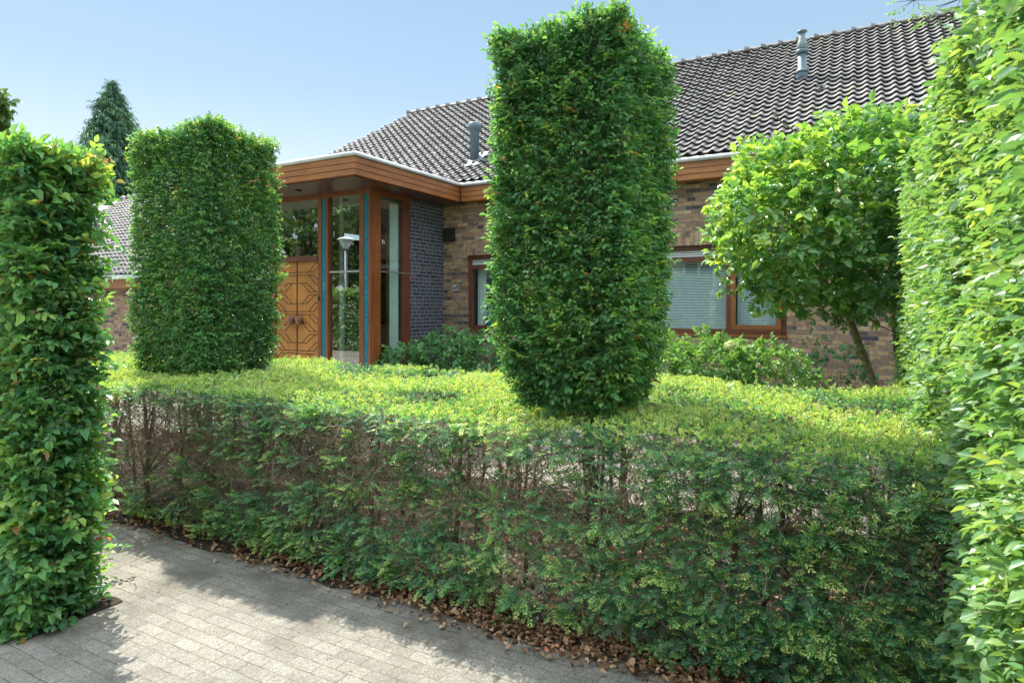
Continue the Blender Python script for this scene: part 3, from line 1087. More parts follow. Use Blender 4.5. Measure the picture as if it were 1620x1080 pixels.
# hall interior
part_box('hall_floor', M['hall_floor'], [(-9.94, -6.6, YD + .11, 11.8, .0, .05)])
part_box('hall_ceiling', M['plaster'], [(-9.94, -6.8, YD + .11, 11.8, 3.34, 3.38)])
part_box('hall_wall', M['panel_wood'], [(-9.94, -6.6, 11.8, 11.9, 0, 3.36)])
part_box('inner_reveal', M['frame_wood'], [(-7.385, -7.28, YD + .10, YD + .16, .05, 3.33)])
part_box('inner_reveal', M['plaster'], [(-7.278, -7.205, YD + .105, YD + .14, .05, 3.33)])
part_box('hall_partition', M['plaster'], [(-6.90, -6.80, 8.40, 11.8, 0.05, 3.34)])
cu = MB()
for i in range(24):
    xa = -6.60 - .02 * math.sin(i * 1.1); ya = 7.93 + i * .0085
    xb = -6.60 - .02 * math.sin((i + 1) * 1.1); yb_ = 7.93 + (i + 1) * .0085
    cu.prism([(xa, ya, .2), (xb, yb_, .2), (xb, yb_, 3.25), (xa, ya, 3.25)], (.006, 0, 0))
tag(cu.build('curtain', M['curtain']), 'pale green curtain hanging inside the corner glazing beside the grey brick wall', 'curtain')
tw = thing('hanging_twigs', (-7.0, 8.2, 2.5), 'bunch of bare decorative twigs hanging behind the side glass of the entrance', 'decoration')
mb = MB()
mb.tube([(-7.0, 8.2, 3.34), (-7.0, 8.2, 3.0)], .006, 5)
for i in range(26):
    a, s_ = random.uniform(0, 6.3), random.uniform(.05, .22)
    p0 = Vector((-7.0, 8.2, 3.02)); p2 = p0 + Vector((math.cos(a) * s_, math.sin(a) * s_, -random.uniform(.35, .75)))
    pm = p0.lerp(p2, .5) + Vector((random.uniform(-.04, .04), random.uniform(-.04, .04), 0))
    mb.tube([p0, pm, p2], [.008, .005, .002], 5)
mb.build('twig_bunch', M['bark_dark'], tw)

# ---- windows in the facade
def window(x0, x1, bars, m_frame, m_case, parent, casement=None):
    yf = WF + .06
    mb = MB()
    mb.box(x0, x0 + .075, yf, yf + .09, SILL, LINT); mb.box(x1 - .075, x1, yf, yf + .09, SILL, LINT)
    mb.box(x0 + .075, x1 - .075, yf, yf + .09, LINT - .07, LINT)
    mb.box(x0 + .075, x1 - .075, yf - .02, yf + .09, SILL, SILL + .065)
    # ventilation strip rail under the head
    mb.box(x0 + .075, x1 - .075, yf, yf + .09, LINT - .235, LINT - .165)
    for b in bars:
        mb.box(b, b + .065, yf, yf + .09, SILL + .065, LINT - .235)
    wnd = mb.build('window', m_frame, parent)
    mb = MB()
    for k in range(3):
        z = LINT - .160 + k * .032
        mb.box(x0 + .075, x1 - .075, yf + .010 + .008 * k, yf + .05, z, z + .022)
    mb.build('ventilation_strip', M['gutter'], wnd)
    edges = [x0 + .075] + [v for b in bars for v in (b, b + .065)] + [x1 - .075]
    for a, b in zip(edges[0::2], edges[1::2]):
        if casement and a >= casement:
            mb = MB(); c = .06
            mb.box(a, a + c, yf - .015, yf + .06, SILL + .07, LINT - .24); mb.box(b - c, b, yf - .015, yf + .06, SILL + .07, LINT - .24)
            mb.box(a + c, b - c, yf - .015, yf + .06, SILL + .07, SILL + .07 + c); mb.box(a + c, b - c, yf - .015, yf + .06, LINT - .24 - c, LINT - .24)
            mb.build('casement', m_case, wnd)
            mb = MB(); mb.box(b + .004, b + .016, yf - .03, yf, SILL + .17, SILL + .27); mb.build('hinge', M['black'], wnd)
            a, b = a + c, b - c
        mb = MB(); mb.box(a, b, yf + .03, yf + .036, SILL + .06, LINT - .235)
        mb.build('pane', M['glass_dark'], wnd)
    return wnd
w1 = window(-6.028, -4.35, [], M['frame_wood'], None, house)
w2 = window(-2.95, -.863, [-1.665], M['frame_wood'], M['frame_brown'], house, -1.62)
for wx in ((-6.04, -4.34), (-2.96, -.85)):
    part_box('window_sill', M['frame_brown'], [(wx[0], wx[1], WF - .02, WF + .06, SILL - .035, SILL)])
# rooms behind
for a, b in ((-6.4, -4.0), (-3.3, -.5)):
    mb = MB()
    mb.box(a, a + .05, WF + .29, WF + 2.6, .6, 3.0); mb.box(b - .05, b, WF + .29, WF + 2.6, .6, 3.0)
    mb.box(a + .05, b - .05, WF + 2.55, WF + 2.6, .6, 3.0); mb.box(a + .05, b - .05, WF + .29, WF + 2.55, .6, .65); mb.box(a + .05, b - .05, WF + .29, WF + 2.55, 2.95, 3.0)
    mb.build('room', M['dark_room'], house)
def blind(x0, x1, label):
    t = thing('venetian_blind', ((x0 + x1) / 2, WF + .20, 2.2), label, 'blind', 'venetian blinds in the right window')
    mb = MB()
    z = SILL + .07
    while z < LINT - .26:
        mb.quad([(x0, WF + .17, z), (x1, WF + .17, z), (x1, WF + .178, z + .016), (x0, WF + .178, z + .016)])
        mb.quad([(x0, WF + .179, z + .016), (x1, WF + .179, z + .016), (x1, WF + .171, z), (x0, WF + .171, z)])
        z += .0235
    mb.build('slats', M['white'], t)
    mb = MB(); mb.box(x0, x1, WF + .165, WF + .195, LINT - .25, LINT - .22)
    mb.build('head_box', M['white'], t)
    for k in (.12, .88):
        xx = x0 + (x1 - x0) * k
        mb = MB(); mb.tube([(xx, WF + .165, SILL + .05), (xx, WF + .165, LINT - .25)], .002, 4)
        mb.build('cord', M['white'], t)
blind(-2.86, -1.68, 'wide white venetian blind behind the big fixed pane right of the tall clipped column')
blind(-1.53, -.95, 'narrow white venetian blind behind the brown casement near the round tree')
# curtain and figurine in the left window
cu = MB()
for i in range(10):
    xa, xb = -5.93 + i * .016, -5.93 + (i + 1) * .016
    ya, yb_ = WF + .22 + .015 * math.sin(i * 1.4), WF + .22 + .015 * math.sin((i + 1) * 1.4)
    cu.prism([(xa, ya, SILL + .02), (xb, yb_, SILL + .02), (xb, yb_, LINT - .2), (xa, ya, LINT - .2)], (0, .005, 0))
tag(cu.build('net_curtain', M['curtain']), 'gathered pale curtain at the left edge of the window by the house number', 'curtain')
fg = thing('figurine', (-5.68, WF + .22, SILL + .065), 'small ceramic figurine in teal standing inside the window by the house number', 'figurine')
fz = SILL + .065
mb = MB(); mb.lathe((-5.68, WF + .22, fz), [(.06, 0), (.075, .06), (.06, .16), (.075, .22), (.035, .30)], 14)
mb.build('robe', M['teal_cloth'], fg, True)
mb = MB(); mb.lathe((-5.68, WF + .22, fz + .29), [(.02, 0), (.045, .03), (.052, .075), (.035, .12), (.01, .135)], 14)
mb.tube([(-5.74, WF + .18, fz + .22), (-5.70, WF + .14, fz + .14), (-5.65, WF + .15, fz + .13)], [.022, .018, .014], 8)
mb.build('head', M['skin_glaze'], fg, True)

# vent grille, house number
mb = MB(); mb.box(-6.505, -6.265, WF - .03, WF, 2.755, 2.99)
vg = mb.build('vent_grille', M['black'], house)
mb = MB()
for k in range(5):
    z = 2.775 + k * .043
    mb.prism([(-6.495, WF - .055, z), (-6.275, WF - .055, z), (-6.275, WF - .03, z + .028), (-6.495, WF - .03, z + .028)], (0, 0, .006))
mb.build('louvre', M['lamp_dark'] if 'lamp_dark' in M else M['bark_dark'], vg)
mb = MB(); mb.box(-6.315, -6.205, WF - .012, WF, 1.885, 1.985)
hn = mb.build('house_number', M['enamel'], house)
cv = bpy.data.curves.new('digits', 'FONT'); cv.body = '68'; cv.size = .105; cv.align_x = 'CENTER'; cv.align_y = 'CENTER'; cv.extrude = .0015; cv.shear = .2; cv.offset = .0018
tmp = bpy.data.objects.new('digits_tmp', cv); C.objects.link(tmp)
bpy.context.view_layer.update()
me = bpy.data.meshes.new_from_object(tmp.evaluated_get(bpy.context.evaluated_depsgraph_get()))
bpy.data.objects.remove(tmp)
me.materials.clear(); me.materials.append(M['ink'])
dg = bpy.data.objects.new('digits', me); C.objects.link(dg); dg.parent = hn
me.transform(Matrix.Translation((-6.26, WF - .0145, 1.935)) @ Matrix.Rotation(R(90), 4, 'X'))

# ---- garage wing
GY, GZ, GT = 8.2, 2.30, .74
gar = thing('garage', (-20, 9, 0), 'low brick outbuilding with tiled roof glimpsed between the left hedge and the broad clipped column', 'garage')
part_box('wall', M['brick_front'], [(-27, -14.0, GY + .22, GY + .45, 0, 2.1), (-27, -14, 15, 15.2, 0, 2.1)], gar)
for xx in (-27, -14.2):
    mb = MB()
    mb.prism([(xx, GY + .22, 2.1), (xx, 15.2, 2.1), (xx, GY + 3.6, 4.75)], (.2, 0, 0))
    mb.box(xx, xx + .2, GY + .45, 15, 0, 2.1)
    mb.build('gable_wall', M['brick_side'], gar)
part_box('fascia', M['fascia_wood'], [(-27.2, -13.8, GY + .05, GY + .08, 2.02, 2.23), (-27.2, -13.8, GY + .08, GY + .22, 2.03, 2.05)], gar)
part_box('gutter', M['gutter'], [(-27.2, -13.8, GY - .07, GY + .05, 2.22, 2.31)], gar)
tile_field('roof_tiles', -21, -13.9, GY, GZ + .02, GT, 3.75, .182, .172, lambda x, d: True, gar, M['tile'])
ridge_tiles(gar, -21, -13.9, GY + 3.75, GZ + GT * 3.75 + .04)
mb = MB()
mb.prism([(-27.2, GY + .02, GZ), (-13.85, GY + .02, GZ), (-13.85, GY + 3.75, GZ + GT * 3.75), (-27.2, GY + 3.75, GZ + GT * 3.75)], (0, .02, -.04))
mb.prism([(-27.2, GY + 3.77, GZ + GT * 3.75), (-13.85, GY + 3.77, GZ + GT * 3.75), (-13.85, 15.6, 2.1), (-27.2, 15.6, 2.1)], (0, .02, -.04))
mb.build('roof_deck', M['zinc'], gar)

# ================================================================== HEDGES AND COLUMNS
LM = [M['hornbeam'], M['twig']]
LR = [M['hornbeam_light'], M['twig']]
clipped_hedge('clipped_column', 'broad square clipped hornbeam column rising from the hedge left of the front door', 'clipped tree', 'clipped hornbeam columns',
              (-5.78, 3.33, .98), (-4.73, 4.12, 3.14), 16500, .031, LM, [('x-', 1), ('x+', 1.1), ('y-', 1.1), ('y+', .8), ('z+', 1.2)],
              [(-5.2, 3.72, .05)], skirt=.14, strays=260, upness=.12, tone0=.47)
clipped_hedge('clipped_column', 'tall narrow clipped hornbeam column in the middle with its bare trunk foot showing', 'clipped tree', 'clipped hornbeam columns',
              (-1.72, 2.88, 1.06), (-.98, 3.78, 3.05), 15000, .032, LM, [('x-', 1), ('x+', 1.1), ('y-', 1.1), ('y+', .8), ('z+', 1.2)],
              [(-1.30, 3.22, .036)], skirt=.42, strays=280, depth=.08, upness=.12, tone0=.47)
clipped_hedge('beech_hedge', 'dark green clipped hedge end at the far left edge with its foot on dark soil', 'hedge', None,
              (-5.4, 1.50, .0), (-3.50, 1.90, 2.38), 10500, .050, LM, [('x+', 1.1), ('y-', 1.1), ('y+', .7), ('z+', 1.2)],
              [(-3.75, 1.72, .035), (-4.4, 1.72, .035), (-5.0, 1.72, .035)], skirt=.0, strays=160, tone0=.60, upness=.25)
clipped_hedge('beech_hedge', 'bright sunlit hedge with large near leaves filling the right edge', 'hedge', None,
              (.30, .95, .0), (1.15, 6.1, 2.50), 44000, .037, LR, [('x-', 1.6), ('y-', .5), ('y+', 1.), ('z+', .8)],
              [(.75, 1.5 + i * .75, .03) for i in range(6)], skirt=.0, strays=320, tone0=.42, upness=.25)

# ---- yew hedge
yew = thing('yew_hedge', (-3.5, 3.7, 0), 'low wide flat topped yew hedge with bare stems showing through its side', 'hedge')
YX0, YX1, YY0 = -8.0, .55, 2.78
def yback(x): return 4.80 + .08 * (x + 5)
def ytop(x, y): return 1.035 + .02 * np.sin(x * 1.9 + y) + .015 * np.sin(x * 5.1 - 2.3 * y) + np.clip((x - .0) * .12, 0, .1)
ntemps = [needle_template(rng.uniform(.03, .045), 6, .018, .0025) for _ in range(4)] + [tuft_template(rng.integers(11, 16)) for _ in range(8)]
ntemps_front = [needle_template(rng.uniform(.06, .12), 10, .026, .0037, .2, grad=.45) for _ in range(10)]
# top shell
N = 46000
x = rng.uniform(YX0, YX1, N); y = YY0 + (yback(x) - YY0) * rng.random(N)
P = np.stack([x, y, ytop(x, y)], 1)
pat = np.sin(x * 2.3 + 1.0) * np.sin(y * 3.1 + x * .8) + .5 * np.sin(x * 6.1 + y * 4.7) + .4 * np.sin(y * 9 - x * 5)
bare = (pat > .42) & (y > 3.2)
dep = rng.exponential(.022, N)
kp = rng.random(N) < np.where(bare, .22, 1)
P[:, 2] -= dep + .02 + .008 * rng.normal(0, 1, N) + .018 * np.sin(x * 31 + 9 * np.sin(y * 7)) * np.sin(y * 27 + x * 5)
d = np.stack([rng.normal(0, .6, N), rng.normal(0, .6, N) - .15, np.full(N, .55)], 1)
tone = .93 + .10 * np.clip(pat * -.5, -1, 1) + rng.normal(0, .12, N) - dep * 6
tone[bare] -= .25
P, d, tone = P[kp], d[kp], tone[kp]
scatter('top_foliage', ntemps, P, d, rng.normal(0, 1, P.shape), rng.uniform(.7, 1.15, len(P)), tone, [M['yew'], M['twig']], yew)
# upper rim and sides
def front_sprigs(n, y0, sgn, zlo=.06):
    x = rng.uniform(YX0, YX1, n)
    z = rng.uniform(zlo, 1.0, n)
    cl = np.sin(x * 3.7 + z * 5) * np.sin(z * 7 - x * 2.1) + .6 * np.sin(x * 9.1 + 3 * z) + .5 * np.sin(z * 15 + 4 * x)
    right = np.clip((x + 4.2) / 4.2, 0, 1)
    den = .14 + .72 * np.clip((x + 3.2) / 3.2, 0, 1) + .34 * cl + np.where(z < .35, .18, 0)
    den = den * np.clip(1.0 + .45 * np.sin(x * 1.7 + .6), .5, 1.3)
    den = np.where(z > .88, 1.0, den)
    den *= np.where((z > .5) & (z < .87), .80 + .12 * right, 1)
    den = np.where(z < .35, den * 1.05 + .05, den)
    kp = rng.random(n) < den
    x, z, cl = x[kp], z[kp], cl[kp]
    y = y0 + sgn * (rng.exponential(.10, len(x)) + .03 * np.sin(x * 4) - .03 * np.sin(z * 6 + x * 2))
    P = np.stack([x, y, z], 1)
    d = np.stack([rng.normal(0, .7, len(x)), -sgn * np.abs(rng.normal(.7, .35, len(x))), rng.normal(.12, .35, len(x))], 1)
    up = np.stack([rng.normal(0, .3, len(x)), -sgn * .6 + rng.normal(0, .3, len(x)), np.ones(len(x))], 1)
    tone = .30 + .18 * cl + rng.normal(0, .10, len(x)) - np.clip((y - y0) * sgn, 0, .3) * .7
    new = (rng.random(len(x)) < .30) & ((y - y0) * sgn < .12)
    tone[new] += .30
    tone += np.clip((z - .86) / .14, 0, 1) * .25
    return P, d, up, tone
P, d, up, tone = front_sprigs(19000, YY0, 1)
nc_ = 1500
cxp = rng.uniform(YX0, YX1, nc_); czp = rng.uniform(.08, .95, nc_)
wgt = .08 + .82 * np.clip((cxp + 3.2) / 3.2, 0, 1) + .3 * np.sin(cxp * 1.7 + .6) + np.where(czp < .4, .25, 0)
kq = rng.random(nc_) < wgt
cxp, czp = cxp[kq], czp[kq]; nc_ = len(cxp)
cyp = YY0 - .02 + rng.exponential(.05, nc_)
m_ = 9
ang = rng.normal(0, .55, (nc_, 1)) + rng.normal(0, .6, (nc_, m_))
cd = np.stack([np.sin(ang), -np.abs(np.cos(ang)) * .7, rng.normal(.1, .35, (nc_, 1)) + rng.normal(0, .25, (nc_, m_))], 2).reshape(-1, 3)
cp = np.stack([np.repeat(cxp, m_), np.repeat(cyp, m_), np.repeat(czp, m_)], 1) + norm(cd) * rng.uniform(0, .07, (nc_ * m_, 1))
ct = np.repeat(rng.uniform(.32, .78, nc_), m_) + rng.normal(0, .08, nc_ * m_)
P = np.concatenate([P, cp]); d = np.concatenate([d, cd]); tone = np.concatenate([tone, ct])
up = np.concatenate([up, np.array([0, -.5, 1.]) + rng.normal(0, .25, cd.shape)])
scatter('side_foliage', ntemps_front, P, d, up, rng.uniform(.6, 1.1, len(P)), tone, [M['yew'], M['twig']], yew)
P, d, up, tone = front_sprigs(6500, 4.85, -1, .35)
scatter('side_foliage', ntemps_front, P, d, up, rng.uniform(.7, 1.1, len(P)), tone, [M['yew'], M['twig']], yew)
# stems
stem_tops = []
for i in range(92):
    x = YX0 + (YX1 - YX0) * (i + random.random()) / 92
    y = random.choice((YY0 + .16, YY0 + .35, YY0 + .9, YY0 + 1.5, 4.45)) + random.uniform(-.12, .12)
    r = random.uniform(.010, .022)
    mb = MB()
    pts = limb_mesh(mb, (x, y, 0), (x + random.uniform(-.12, .12), y + random.uniform(-.1, .1), .97), r, r * .45, .018, 6, 7)
    for k in range(5):
        p = pts[random.randint(2, 5)]
        q = Vector(p) + Vector((random.uniform(-.22, .22), random.uniform(-.25, .15), random.uniform(.1, .35)))
        q.z = min(q.z, .98)
        limb_mesh(mb, p, q, r * .4, .003, .012, 3, 4)
    mb.build('stem', M['yew_bark'], yew, True)
# twigs: vectorised three-sided polylines
def twig_mass(name, P0, D, L, r, mats, parent, seg=4, bend=.25):
    n = len(P0)
    Vs = []
    D = norm(D)
    cur = P0.copy()
    a = norm(np.cross(D, rng.normal(0, 1, (n, 3)))); b = np.cross(D, a)
    for s in range(seg + 1):
        rr = (r * (1 - .7 * s / seg))[:, None]
        for k in range(3):
            Vs.append(cur + rr * (a * math.cos(2.094 * k) + b * math.sin(2.094 * k)))
        D = norm(D + rng.normal(0, bend, (n, 3)))
        cur = cur + D * (L / seg)[:, None]
    V = np.stack(Vs, 1)                                   # n, (seg+1)*3, 3
    m = (seg + 1) * 3
    F = []
    for s in range(seg):
        for k in range(3):
            k2 = (k + 1) % 3
            F.append([s * 3 + k, s * 3 + k2, s * 3 + 3 + k2, s * 3 + 3 + k])
    F = np.array(F)[None] + (np.arange(n) * m)[:, None, None]
    return np_mesh(name, V.reshape(-1, 3), F.reshape(-1, 4), mats, parent)
n = 14000
x = rng.uniform(YX0, YX1, n)
x = np.where(rng.random(n) < .35, rng.normal(-3.0, .9, n), x)
near = rng.random(n) < .62
y = np.where(near, YY0 + rng.exponential(.13, n), rng.uniform(YY0, 4.7, n))
z = np.where(rng.random(n) < .6, rng.uniform(.55, .97, n), rng.uniform(.05, .97, n))
D = np.stack([rng.normal(0, .7, n), rng.normal(-.25, .6, n), rng.normal(.25, .5, n)], 1)
tg = twig_mass('twigs', np.stack([x, y, z], 1), D, rng.uniform(.06, .26, n) * np.clip((1.05 - z) * 2.5, .35, 1), rng.uniform(.0014, .0034, n), M['twig_grey'], yew)
tag(tg, kind='stuff')
n = 5000
x = rng.uniform(YX0, YX1, n); x = np.where(rng.random(n) < .6, rng.normal(-3.2, 1.3, n), x)
z = np.where(rng.random(n) < .65, rng.uniform(.45, .95, n), rng.uniform(.08, .9, n))
y = YY0 + rng.normal(.01, .035, n)
D = np.stack([rng.normal(0, .8, n), rng.normal(-.1, .3, n), rng.normal(.2, .7, n)], 1)
tg = twig_mass('twigs', np.stack([x, y, z], 1), D, rng.uniform(.05, .16, n), rng.uniform(.0018, .0034, n), M['twig_grey'], yew)
tag(tg, kind='stuff')
n = 3200
x = rng.uniform(YX0, YX1, n); y = YY0 + (yback(x) - YY0) * rng.random(n)
D = np.stack([rng.normal(0, .8, n), rng.normal(0, .8, n), rng.normal(.1, .2, n)], 1)
tg = twig_mass('twigs', np.stack([x, y, ytop(x, y) - rng.uniform(.05, .13, n)], 1), D, rng.uniform(.05, .16, n), rng.uniform(.0012, .003, n), M['twig_grey'], yew)
tag(tg, kind='stuff')

# ---- fallen leaves
def litter_template():
    V, L = leaf(rng.uniform(.8, 1.1), rng.uniform(.1, .5), rng.uniform(-.5, .5))
    return V * .042, LEAF_Q, L, np.zeros(4), np.zeros(4)
lt = [litter_template() for _ in range(12)]
n = 11000
x = np.where(rng.random(n) < .3, rng.uniform(-2.5, .3, n), rng.uniform(-8, 1.0, n))
y = np.where(rng.random(n) < .45, 2.76 + rng.normal(0, .07, n), rng.uniform(2.72, 4.9, n))
z = np.where(y < 2.72, .010, .062) + rng.uniform(0, .02, n)
z = np.where((y >= 2.72) & (y < 2.95), .012 + .05 * np.clip((y - 2.72) / .2, 0, 1) ** .7 + rng.uniform(0, .02, n), z)
keepl = rng.random(n) < np.where(x > -3.5, 1, .55)
P = np.stack([x, y, z], 1)[keepl]
n = len(P)
D = np.stack([rng.normal(0, 1, n), rng.normal(0, 1, n), rng.normal(0, .3, n)], 1)
lo_ = scatter('leaf_litter', lt, P, D, np.array([0, 0, 1.]) + rng.normal(0, .5, (n, 3)), rng.uniform(.4, 1.0, n), rng.uniform(0, 1, n), M['dead_leaf'])
tag(lo_, 'dry brown fallen leaves lying under and in front of the yew hedge', 'leaf litter', kind='stuff')
n = 90
P = np.stack([rng.uniform(-4.5, .6, n), rng.uniform(1.2, 2.7, n), np.full(n, .008)], 1)
D = np.stack([rng.normal(0, 1, n), rng.normal(0, 1, n), np.zeros(n)], 1)
lo_ = scatter('leaf_scraps', lt, P, D, np.array([0, 0, 1.]) + rng.normal(0, .2, (n, 3)), rng.uniform(.12, .5, n), rng.uniform(0, .8, n), M['dead_leaf'])
tag(lo_, 'small dry leaf scraps scattered over the sunlit pavers', 'leaf litter', kind='stuff')
# weeds and ivy at the foot of the hedge
wt = [spray_template(6, .06, .032, 1.3, tilt=.3, twig=.001) for _ in range(6)]
n = 420
x = rng.uniform(-5, 1, n); x = np.where(rng.random(n) < .5, np.round(x * 1.3) / 1.3 + rng.normal(0, .08, n), x)
P = np.stack([x, 2.74 + np.abs(rng.normal(0, .10, n)), rng.uniform(.02, .12, n)], 1)
D = np.stack([rng.normal(0, .8, n), rng.normal(-.6, .4, n), rng.uniform(.1, .8, n)], 1)
wd = scatter('weeds', wt, P, D, np.array([0, -.3, 1.]) + rng.normal(0, .3, (n, 3)), rng.uniform(.5, 1.1, n), rng.uniform(.4, .8, n), [M['hornbeam_light'], M['twig']])
tag(wd, 'low green weeds and ivy creeping at the foot of the yew hedge', 'weeds', kind='stuff')

# ================================================================== ROUND TREE
def blob_points(n, c, r, shell=.75, flat=1.0):
    v = norm(rng.normal(0, 1, (n, 3)))
    rad = shell + (1 - shell) * rng.random(n) ** .6
    lump = 1 + .15 * wob(v * 3, 1, c[0])
    P = np.array(c) + v * np.array(r) * (rad * lump)[:, None]
    return P, v
rt = thing('round_tree', (.22, 6.5, 0), 'round headed small tree with glossy oval leaves on a thin leaning mossy trunk', 'tree')
cen = (-.08, 6.5, 2.40)
temps = [spray_template(rng.integers(5, 8), .13, .088, .95, spread=R(60), tilt=.5, twig=.002, whorl=(k % 2 == 0)) for k in range(12)]
P, v = blob_points(2900, cen, (1.14, 1.0, .84), .62)
P2, v2 = blob_points(300, cen, (.6, .6, .6), .3)
P = np.concatenate([P, P2]); v = np.concatenate([v, v2])
D = v * .9 + rng.normal(0, .5, P.shape); D[:, 2] += .12
up = np.array([0, 0, 1.]) + v * .5 + rng.normal(0, .35, P.shape)
tone = .46 + .14 * v[:, 2] - .20 * v[:, 0] + rng.normal(0, .17, len(P))  # sunlit top and left of the crown painted in as paler leaf tone
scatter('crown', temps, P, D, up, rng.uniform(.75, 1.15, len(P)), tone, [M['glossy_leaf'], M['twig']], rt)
mb = MB()
tp = [(.34, 6.45, 0), (.24, 6.45, .5), (.11, 6.46, .93), (-.03, 6.48, 1.35), (-.12, 6.5, 1.62), (-.2, 6.5, 2.0), (-.27, 6.5, 2.5), (-.3, 6.5, 3.0)]
mb.tube(tp, [.045, .036, .033, .031, .029, .025, .02, .012], 10)
for k in range(26):
    p0 = Vector(tp[random.randint(4, 7)])
    dd = Vector((random.gauss(0, 1), random.gauss(0, 1), random.uniform(-.2, 1))).normalized()
    limb_mesh(mb, p0, p0 + dd * random.uniform(.4, .75), .014, .004, .03, 4, 5)
mb.build('trunk', M['bark_moss'], rt, True)

# second stem behind the hedge end, with branch reaching over the roof line
st = thing('slender_tree', (.32, 6.95, 0), 'slender dark trunk between the round tree and the bright right hedge', 'tree')
mb = MB(); mb.tube([(.46, 6.9, 0), (.40, 6.9, .7), (.33, 6.92, 1.2), (.30, 6.93, 1.8), (.36, 6.95, 2.6)], [.06, .055, .05, .045, .03], 9)
mb.build('trunk', M['bark_dark'], st, True)
P, v = blob_points(260, (.55, 6.95, 2.6), (.5, .5, .6), .5)
scatter('crown', temps, P, v + rng.normal(0, .4, v.shape), np.array([0, 0, 1.]) + rng.normal(0, .4, v.shape), rng.uniform(.6, .9, len(P)), rng.uniform(.2, .6, len(P)), [M['glossy_leaf'], M['twig']], st)

ob = thing('overhanging_tree', (2.6, 5.6, 0), 'tree rooted beyond the right hedge with thin leafy branch reaching into the top right sky', 'tree')
mb = MB()
mb.tube([(2.6, 5.6, 0), (2.5, 5.6, 2), (2.3, 5.65, 3.6), (2.1, 5.7, 4.8)], [.12, .10, .07, .03], 10)
sprP, sprD = [], []
def branch(p0, p1, r, sub=5):
    pts = limb_mesh(mb, p0, p1, r, r * .25, .05, 6, 5)
    for q in pts[2:]:
        for _ in range(sub):
            dd = (Vector(p1) - Vector(p0)).normalized() * .5 + Vector((random.gauss(0, .6), random.gauss(0, .6), random.gauss(-.15, .35)))
            e = Vector(q) + dd * random.uniform(.08, .22)
            mb.tube([q, e], [.003, .0015], 4)
            sprP.append(tuple(e)); sprD.append(tuple(dd))
branch((2.3, 5.65, 3.6), (.38, 5.9, 4.02), .018, 9)
branch((2.3, 5.65, 3.6), (.62, 5.8, 3.80), .016, 12)
branch((2.35, 5.65, 3.4), (.85, 5.5, 4.10), .016, 12)
branch((2.2, 5.7, 4.2), (1.2, 5.9, 4.5), .015, 4)
branch((2.2, 5.7, 4.2), (2.6, 6.6, 4.9), .015, 4)
mb.build('trunk', M['bark_dark'], ob, True)
st_ = [spray_template(6, .12, .05, .9, tilt=.5, twig=.0015) for _ in range(6)]
sp_ = np.array(sprP); sd_ = np.array(sprD)
P = np.concatenate([sp_, np.array((2.2, 5.7, 4.7)) + rng.normal(0, .5, (250, 3))]); D = np.concatenate([sd_, rng.normal(0, 1, (250, 3))])
scatter('crown', st_, P, D, np.array([0, 0, 1.]) + rng.normal(0, .5, P.shape), rng.uniform(.6, 1, len(P)), rng.uniform(.2, .8, len(P)), [M['hornbeam_light'], M['twig']], ob)

# ================================================================== SHRUBS
ht = [spray_template(6, .12, .085, 1.25, spread=R(65), tilt=.4, twig=.003) for _ in range(10)]
def shrub(name, label, c, r, n, group, leafscale=1.0, tone0=.45, stems=14, cat='shrub', mats=None):
    t = thing(name, (c[0], c[1], 0), label, cat, group)
    P, v = blob_points(n, (c[0], c[1], c[2]), r, .55)
    kp = P[:, 2] > .12
    P, v = P[kp], v[kp]
    D = v * .7 + rng.normal(0, .45, P.shape); D[:, 2] += .25
    up = np.array([0, 0, 1.]) + v * .6 + rng.normal(0, .35, P.shape)
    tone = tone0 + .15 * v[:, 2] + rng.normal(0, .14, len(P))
    scatter('foliage', ht, P, D, up, rng.uniform(.7, 1.1, len(P)) * leafscale, tone, mats or [M['shrub_leaf'], M['twig']], t)
    mb = MB()
    for k in range(stems):
        a = random.uniform(0, 6.28); rr = random.uniform(.2, .85)
        limb_mesh(mb, (c[0] + random.uniform(-.12, .12), c[1] + random.uniform(-.08, .08), 0), (c[0] + math.cos(a) * r[0] * rr, c[1] + math.sin(a) * r[1] * rr, c[2] + r[2] * random.uniform(-.1, .75)), .008, .003, .02, 5, 5)
    mb.build('stems', M['twig'], t, True)
    return t
SG = 'leafy shrubs along the house wall'
shrub('hydrangea', 'leftmost low green shrub in front of the entrance side glass', (-6.15, 7.75, .62), (.42, .35, .42), 260, SG, .8)
shrub('hydrangea', 'green shrub at the foot of the grey brick wall', (-5.55, 8.05, .72), (.50, .45, .50), 420, SG, .8)
shrub('hydrangea', 'green shrub below the small window by the house number', (-4.85, 8.0, .72), (.50, .45, .50), 420, SG, .8)
shrub('hydrangea', 'sunlit shrub just right of the middle clipped column', (-2.05, 7.3, .74), (.48, .42, .54), 520, SG, .75, .85)  # raised leaf tone paints sunlight onto this shrub and the next two
hy = shrub('hydrangea', 'sunlit shrub with a pale flower head under the wide venetian blind window', (-1.45, 7.25, .76), (.50, .42, .54), 540, SG, .75, .85)
shrub('hydrangea', 'sunlit shrub under the brown casement window', (-.85, 7.3, .70), (.48, .42, .48), 480, SG, .75, .80)
def petals():
    V, L = leaf(2.0, .1, .1)
    return V * .014, LEAF_Q, L, rng.normal(0, .1, 4), np.zeros(4)
P, v = blob_points(500, (-1.19, 6.93, 1.19), (.06, .06, .045), .75)
M['petal'] = m_leaf('pale green petal', [(0, (.42, .52, .24)), (1, (.75, .78, .45))], .3, .6, 0, (1.2, 1.2, .9))
scatter('flower_head', [petals() for _ in range(4)], P, rng.normal(0, 1, v.shape), v, np.ones(len(P)), rng.uniform(0, 1, len(P)), M['petal'], hy)
